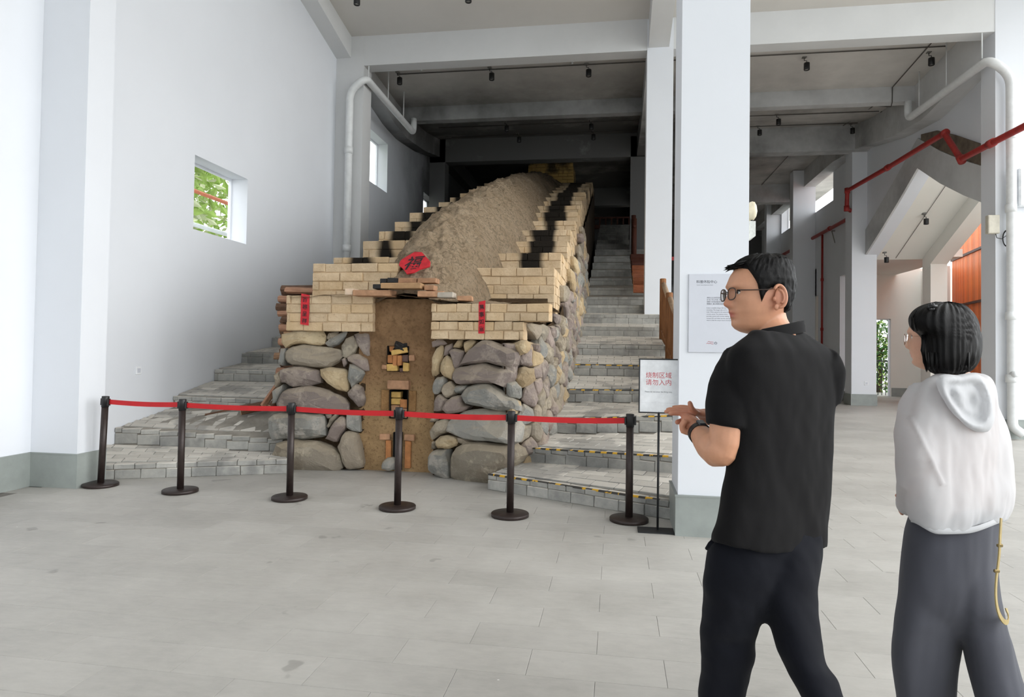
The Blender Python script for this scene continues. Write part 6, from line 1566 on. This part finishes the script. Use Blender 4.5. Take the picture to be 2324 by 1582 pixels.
for k, (dx, dy) in enumerate(((0, -12), (-2, -4), (-1, 5), (2, 13))):
    finger(Hh, f.P(2054 + dx, 1132 + dy, .05), [left * .7 + np.array((0, 0, -.15)), left * .3 - toward * -.5 + np.array((0, 0, -.6)), -left * .5 + np.array((0, 0, -.7))], (.020, .022, .014), .0085)
finger(Hh, f.P(2056, 1124, .04), [left * .8 + np.array((0, 0, .3)), left * .7 + np.array((0, 0, -.5))], (.020, .018), .0085)
sk.append(Hh)
body = remesh(sk, 0.0042, 3, 0.5); hc = f.P(2048, 1138, .06)
tint(body, lambda p: .55 * g(np.linalg.norm(p - hc), .06) + .8 * g((p - HW_.o) @ HW_.w + .047, .009) * g((p - HW_.o) @ HW_.v, .018) * ((p - HW_.o) @ HW_.u > .07) + .15 * g(np.linalg.norm(p - HW_.P((.075, .05, -.02))), .03))
body.materials.append(M_SKINF); obj('body', to_local(body, wo), wo)
eyes(HW_, wo)
HB = [(686, 2126, 2154, .02, 0), (690, 2106, 2178, .05, 0), (697, 2087, 2195, .075, 0), (708, 2072, 2207, .092, 0), (722, 2064, 2215, .098, 0), (738, 2065, 2221, .10, 0), (749, 2072, 2224, .10, 0), (757, 2083, 2226, .10, 0), (768, 2092, 2228, .10, 0), (785, 2094, 2229, .10, 0), (805, 2095, 2227, .10, 0), (820, 2098, 2222, .098, 0), (832, 2103, 2214, .093, 0), (842, 2111, 2203, .085, 0), (848, 2122, 2190, .07, 0)]
mb = f.loft(fine(HB, 4), n=120, e=.95)
cen = f.P(2150, 765)
def strand(v):
    q = np.array(v) - cen; a = math.atan2(q @ away, q @ _r0); k = .0035 * fbm((a * 11, q[2] * 2.5, .4), 1, 3) + .0022 * math.sin(a * 34 + 3 * fbm((a * 3, q[2] * 5, 1), 1, 2)); n = np.array((q[0], q[1], 0.2 * q[2])); return tuple(np.array(v) + n / np.linalg.norm(n) * k)
mb.v = [strand(v) for v in mb.v]
for k in range(26):                                                    # loose strands: beside the cheek, at the ends, over the brow
    rr_ = random.Random(900 + k)
    if k < 6: pts = [(2096 + rr_.uniform(-3, 4), 760, -.06), (2093 + rr_.uniform(-3, 4), 795, -.07), (2098 + rr_.uniform(-3, 4), 822, -.06), (2105 + rr_.uniform(-3, 3), 838 + rr_.uniform(-6, 8), -.05)]
    elif k < 18:
        x = rr_.uniform(2105, 2212); pts = [(x, 800, -.085), (x + rr_.uniform(-2, 2), 830, -.085), (x + rr_.uniform(-4, 3), 846 + rr_.uniform(-3, 4) - 6 * abs(x - 2150) / 60, -.07)]
    else: x = rr_.uniform(2068, 2090); pts = [(x + 8, 706, -.03), (x, 722, -.05), (x - 1 + rr_.uniform(-2, 2), 742, -.055), (x + 2 + rr_.uniform(-2, 3), 752, -.05)]
    mb.tube([f.P(*p) for p in pts], [.0045] + [.004] * (len(pts) - 2) + [.0006], 5)
local(wo, mb).build('hair', M_HAIR, wo)
hc_ = MB()
for k in range(6): hc_.ellipsoid(f.P(2114 + 5 * math.cos(k * 1.05), 697 + 5 * math.sin(k * 1.05), -.075), (.0075, .006, .0075), 10, 8)
hc_.tube([f.P(2105, 701, -.07), f.P(2115, 694, -.083), f.P(2126, 695, -.08)], .005, 8); local(wo, hc_).build('hair_clip', M_BLACKPL, wo)
glasses(HW_, wo, M_FRAMEG, .0235, .0225, .128, .008, .0010, 1.0, .034)
# sheer jacket: trunk and sleeve in one piece
def whem(py, x): return min(1, max(0, (py - 1040) / 159)) * (-22 * sstep(-.4, -1, x) + 9 * (1 - (x + .25) ** 2) - 16 * sstep(.1, 1, x))
jp = [f.loft(fine(JK, 3), n=64, shear=.05, yoff=whem)]
jp.append(f.tube([(2105, 890, -.03, .062), (2092, 930, -.06, .070), (2083, 985, -.09, .070), (2082, 1040, -.11, .066), (2080, 1090, -.10, .058), (2071, 1128, -.03, .047), (2064, 1146, .02, .038), (2062, 1152, .03, .034)], 24))
jk = remesh(jp, 0.006, 5, 0.5); jc = f.P(2170, 1040)
def jk_fold(p, n):
    q = np.array(p) - jc; x, z = q @ _r0, q[2]; lo = sstep(.02, -.20, z)
    r_ = .006 * (abs(math.sin(30 * x + 6 * z * x + 1.6 * fbm((x * 4, z * 3, 1), 1, 2))) - .5) * lo + .012 * fbm((x * 7 - z * 2, z * 2.4, 4), 1, 3) + .004 * fbm((x * 20, z * 9, 2), 1, 2)
    sx = (q @ _r0 - .45 * (q @ away)) - (-.170 - .45 * (z - .138)); r_ += .0045 * g(sx, .009) * (z > -.06) * (z < .15) * (q @ toward > 0)          # raised sleeve seam
    return r_
wrinkle(jk, jk_fold); jk.materials.append(M_JACKET); jo = obj('hooded_jacket', to_local(jk, wo), wo)
hm = MB(); rg = []                                                       # elastic hem band
for dy, gx in ((-9, 1.0), (-3, 1.012), (4, 1.005), (5, .97), (-7, .97)):
    ring = []
    for i in range(64):
        a = 2 * math.pi * i / 64; x, y = math.cos(a), math.sin(a); py = 1199 + dy; c_, h = 2176.5, 109 * gx
        ring.append(CAM + ray(c_ + h * math.copysign(abs(x) ** .9, x), py + whem(1199, x)) * (f.d + (.157 * gx + .002 * math.sin(i * 2.9)) * math.copysign(abs(y) ** .9, y) + .05 * x))
    rg.append(ring)
local(wo, hm.rings(rg + [rg[0]], smooth=True, cap=False)).build('hem_band', M_JACKET, wo)
# the hood lying on the back: two draped folds
def pouch(poly, dd0, bulge, n=44, seed=0):
    P = np.array(poly, float); c = P.mean(0); per = np.linalg.norm(np.roll(P, -1, 0) - P, axis=1); T = per.sum(); B = []
    for k in range(n):
        s_ = T * k / n; i = 0
        while s_ > per[i]: s_ -= per[i]; i += 1
        B.append(P[i] + (P[(i + 1) % len(P)] - P[i]) * s_ / per[i])
    for _ in range(2): B = [(B[i - 1] + 2 * B[i] + B[(i + 1) % n]) / 4 for i in range(n)]
    rg = []
    for fr_, h in ((.86, -.03), (1.0, .0), (.98, .40), (.90, .85), (.78, 1.0), (.66, .70), (.56, .42), (.46, .66), (.34, .74), (.2, .6), (.1, .5)):
        rg.append([f.P(*(c + (b - c) * fr_), dd0 - bulge * h + .005 * fbm((b[0] * .03, b[1] * .03, fr_ * 2 + seed), 1, 3) + (b[0] - c[0]) * .0004) for b in B])
    return MB().rings(rg, smooth=True)
h1 = pouch([(2122, 856), (2140, 848), (2170, 852), (2200, 846), (2226, 846), (2244, 862), (2254, 890), (2258, 925), (2256, 955), (2248, 978), (2232, 986), (2208, 980), (2182, 962), (2160, 938), (2140, 908), (2126, 880)], -.115, .050)
hd = remesh([h1], 0.006, 5); wrinkle(hd, lambda p, n: .004 * fbm((p[0] * 16, p[2] * 9, 1), 1, 3)); hd.materials.append(M_JACKET); obj('hood', to_local(hd, wo), wo)
gt = remesh([f.loft(fine(PW, 2), n=48), f.loft(fine(WL, 2), n=40), f.loft(fine(WR, 2), n=40)], 0.008, 6, 0.5)
def gt_fold(p, n):
    q = np.array(p) - pc; x, z = q @ _r0, q[2]
    return .008 * math.sin(22 * x + 2.0 * fbm((x * 3, z * 1.5, 2), 1, 2)) * sstep(.05, -.3, z) + .008 * fbm((x * 8, z * 2.0, 3), 1, 3)
wrinkle(gt, gt_fold); gt.materials.append(M_GREYT); obj('trousers', to_local(gt, wo), wo)
wfd = left * .75 + away * .66
a = f.P(2098, 1716, .07); a[2] = 0.0; shoe(wo, a - wfd * .06, a + wfd * .19, M_SHOEW); a = f.P(2332, 1790, -.09); a[2] = 0.0; shoe(wo, a - wfd * .05 + np.array((0, 0, .02)), a + wfd * .19, M_SHOEW)
# the yellow bag strap hanging at her side
M_STRAP = simple('mustard_strap', (164, 144, 92), 0.55, var=0.08, scale=20)
pts = [(2272, 1176, -.17), (2270, 1215, -.18), (2268, 1262, -.18), (2260, 1320, -.18), (2260, 1365, -.19), (2267, 1395, -.19), (2279, 1413, -.18), (2288, 1412, -.14), (2289, 1398, -.11), (2283, 1380, -.10)]
rows = []; A = [f.P(*p) for p in pts]
for _ in range(2):
    Q = [A[0]]
    for a, b in zip(A[:-1], A[1:]): Q += [a * .75 + b * .25, a * .25 + b * .75]
    A = Q + [A[-1]]
o0 = A[0]; 
for i, p in enumerate(A):
    d = A[min(i + 1, len(A) - 1)] - A[max(i - 1, 0)]; d /= np.linalg.norm(d); s_ = np.cross(d, toward * .8 + _r0 * .6); s_ /= np.linalg.norm(s_); n_ = np.cross(d, s_)
    rows.append([p + s_ * .0075 + n_ * .0016 - o0, p - s_ * .0075 + n_ * .0016 - o0, p - s_ * .0075 - n_ * .0016 - o0, p + s_ * .0075 - n_ * .0016 - o0])
st = MB().rings(rows, smooth=False).build('bag_strap', M_STRAP, None, label='mustard yellow bag strap hanging in a loop at the side of the woman in white', cat='strap', loc=tuple(o0))
for q in (f.P(2269, 1238, -.18), f.P(2262, 1296, -.183)): MB().cbox(q - o0, (.018, .008, .010), ax=[_r0, away, (0, 0, 1)], bev=.002).build('buckle', simple('dull_brass', (150, 132, 92), 0.35, 0.8), st)
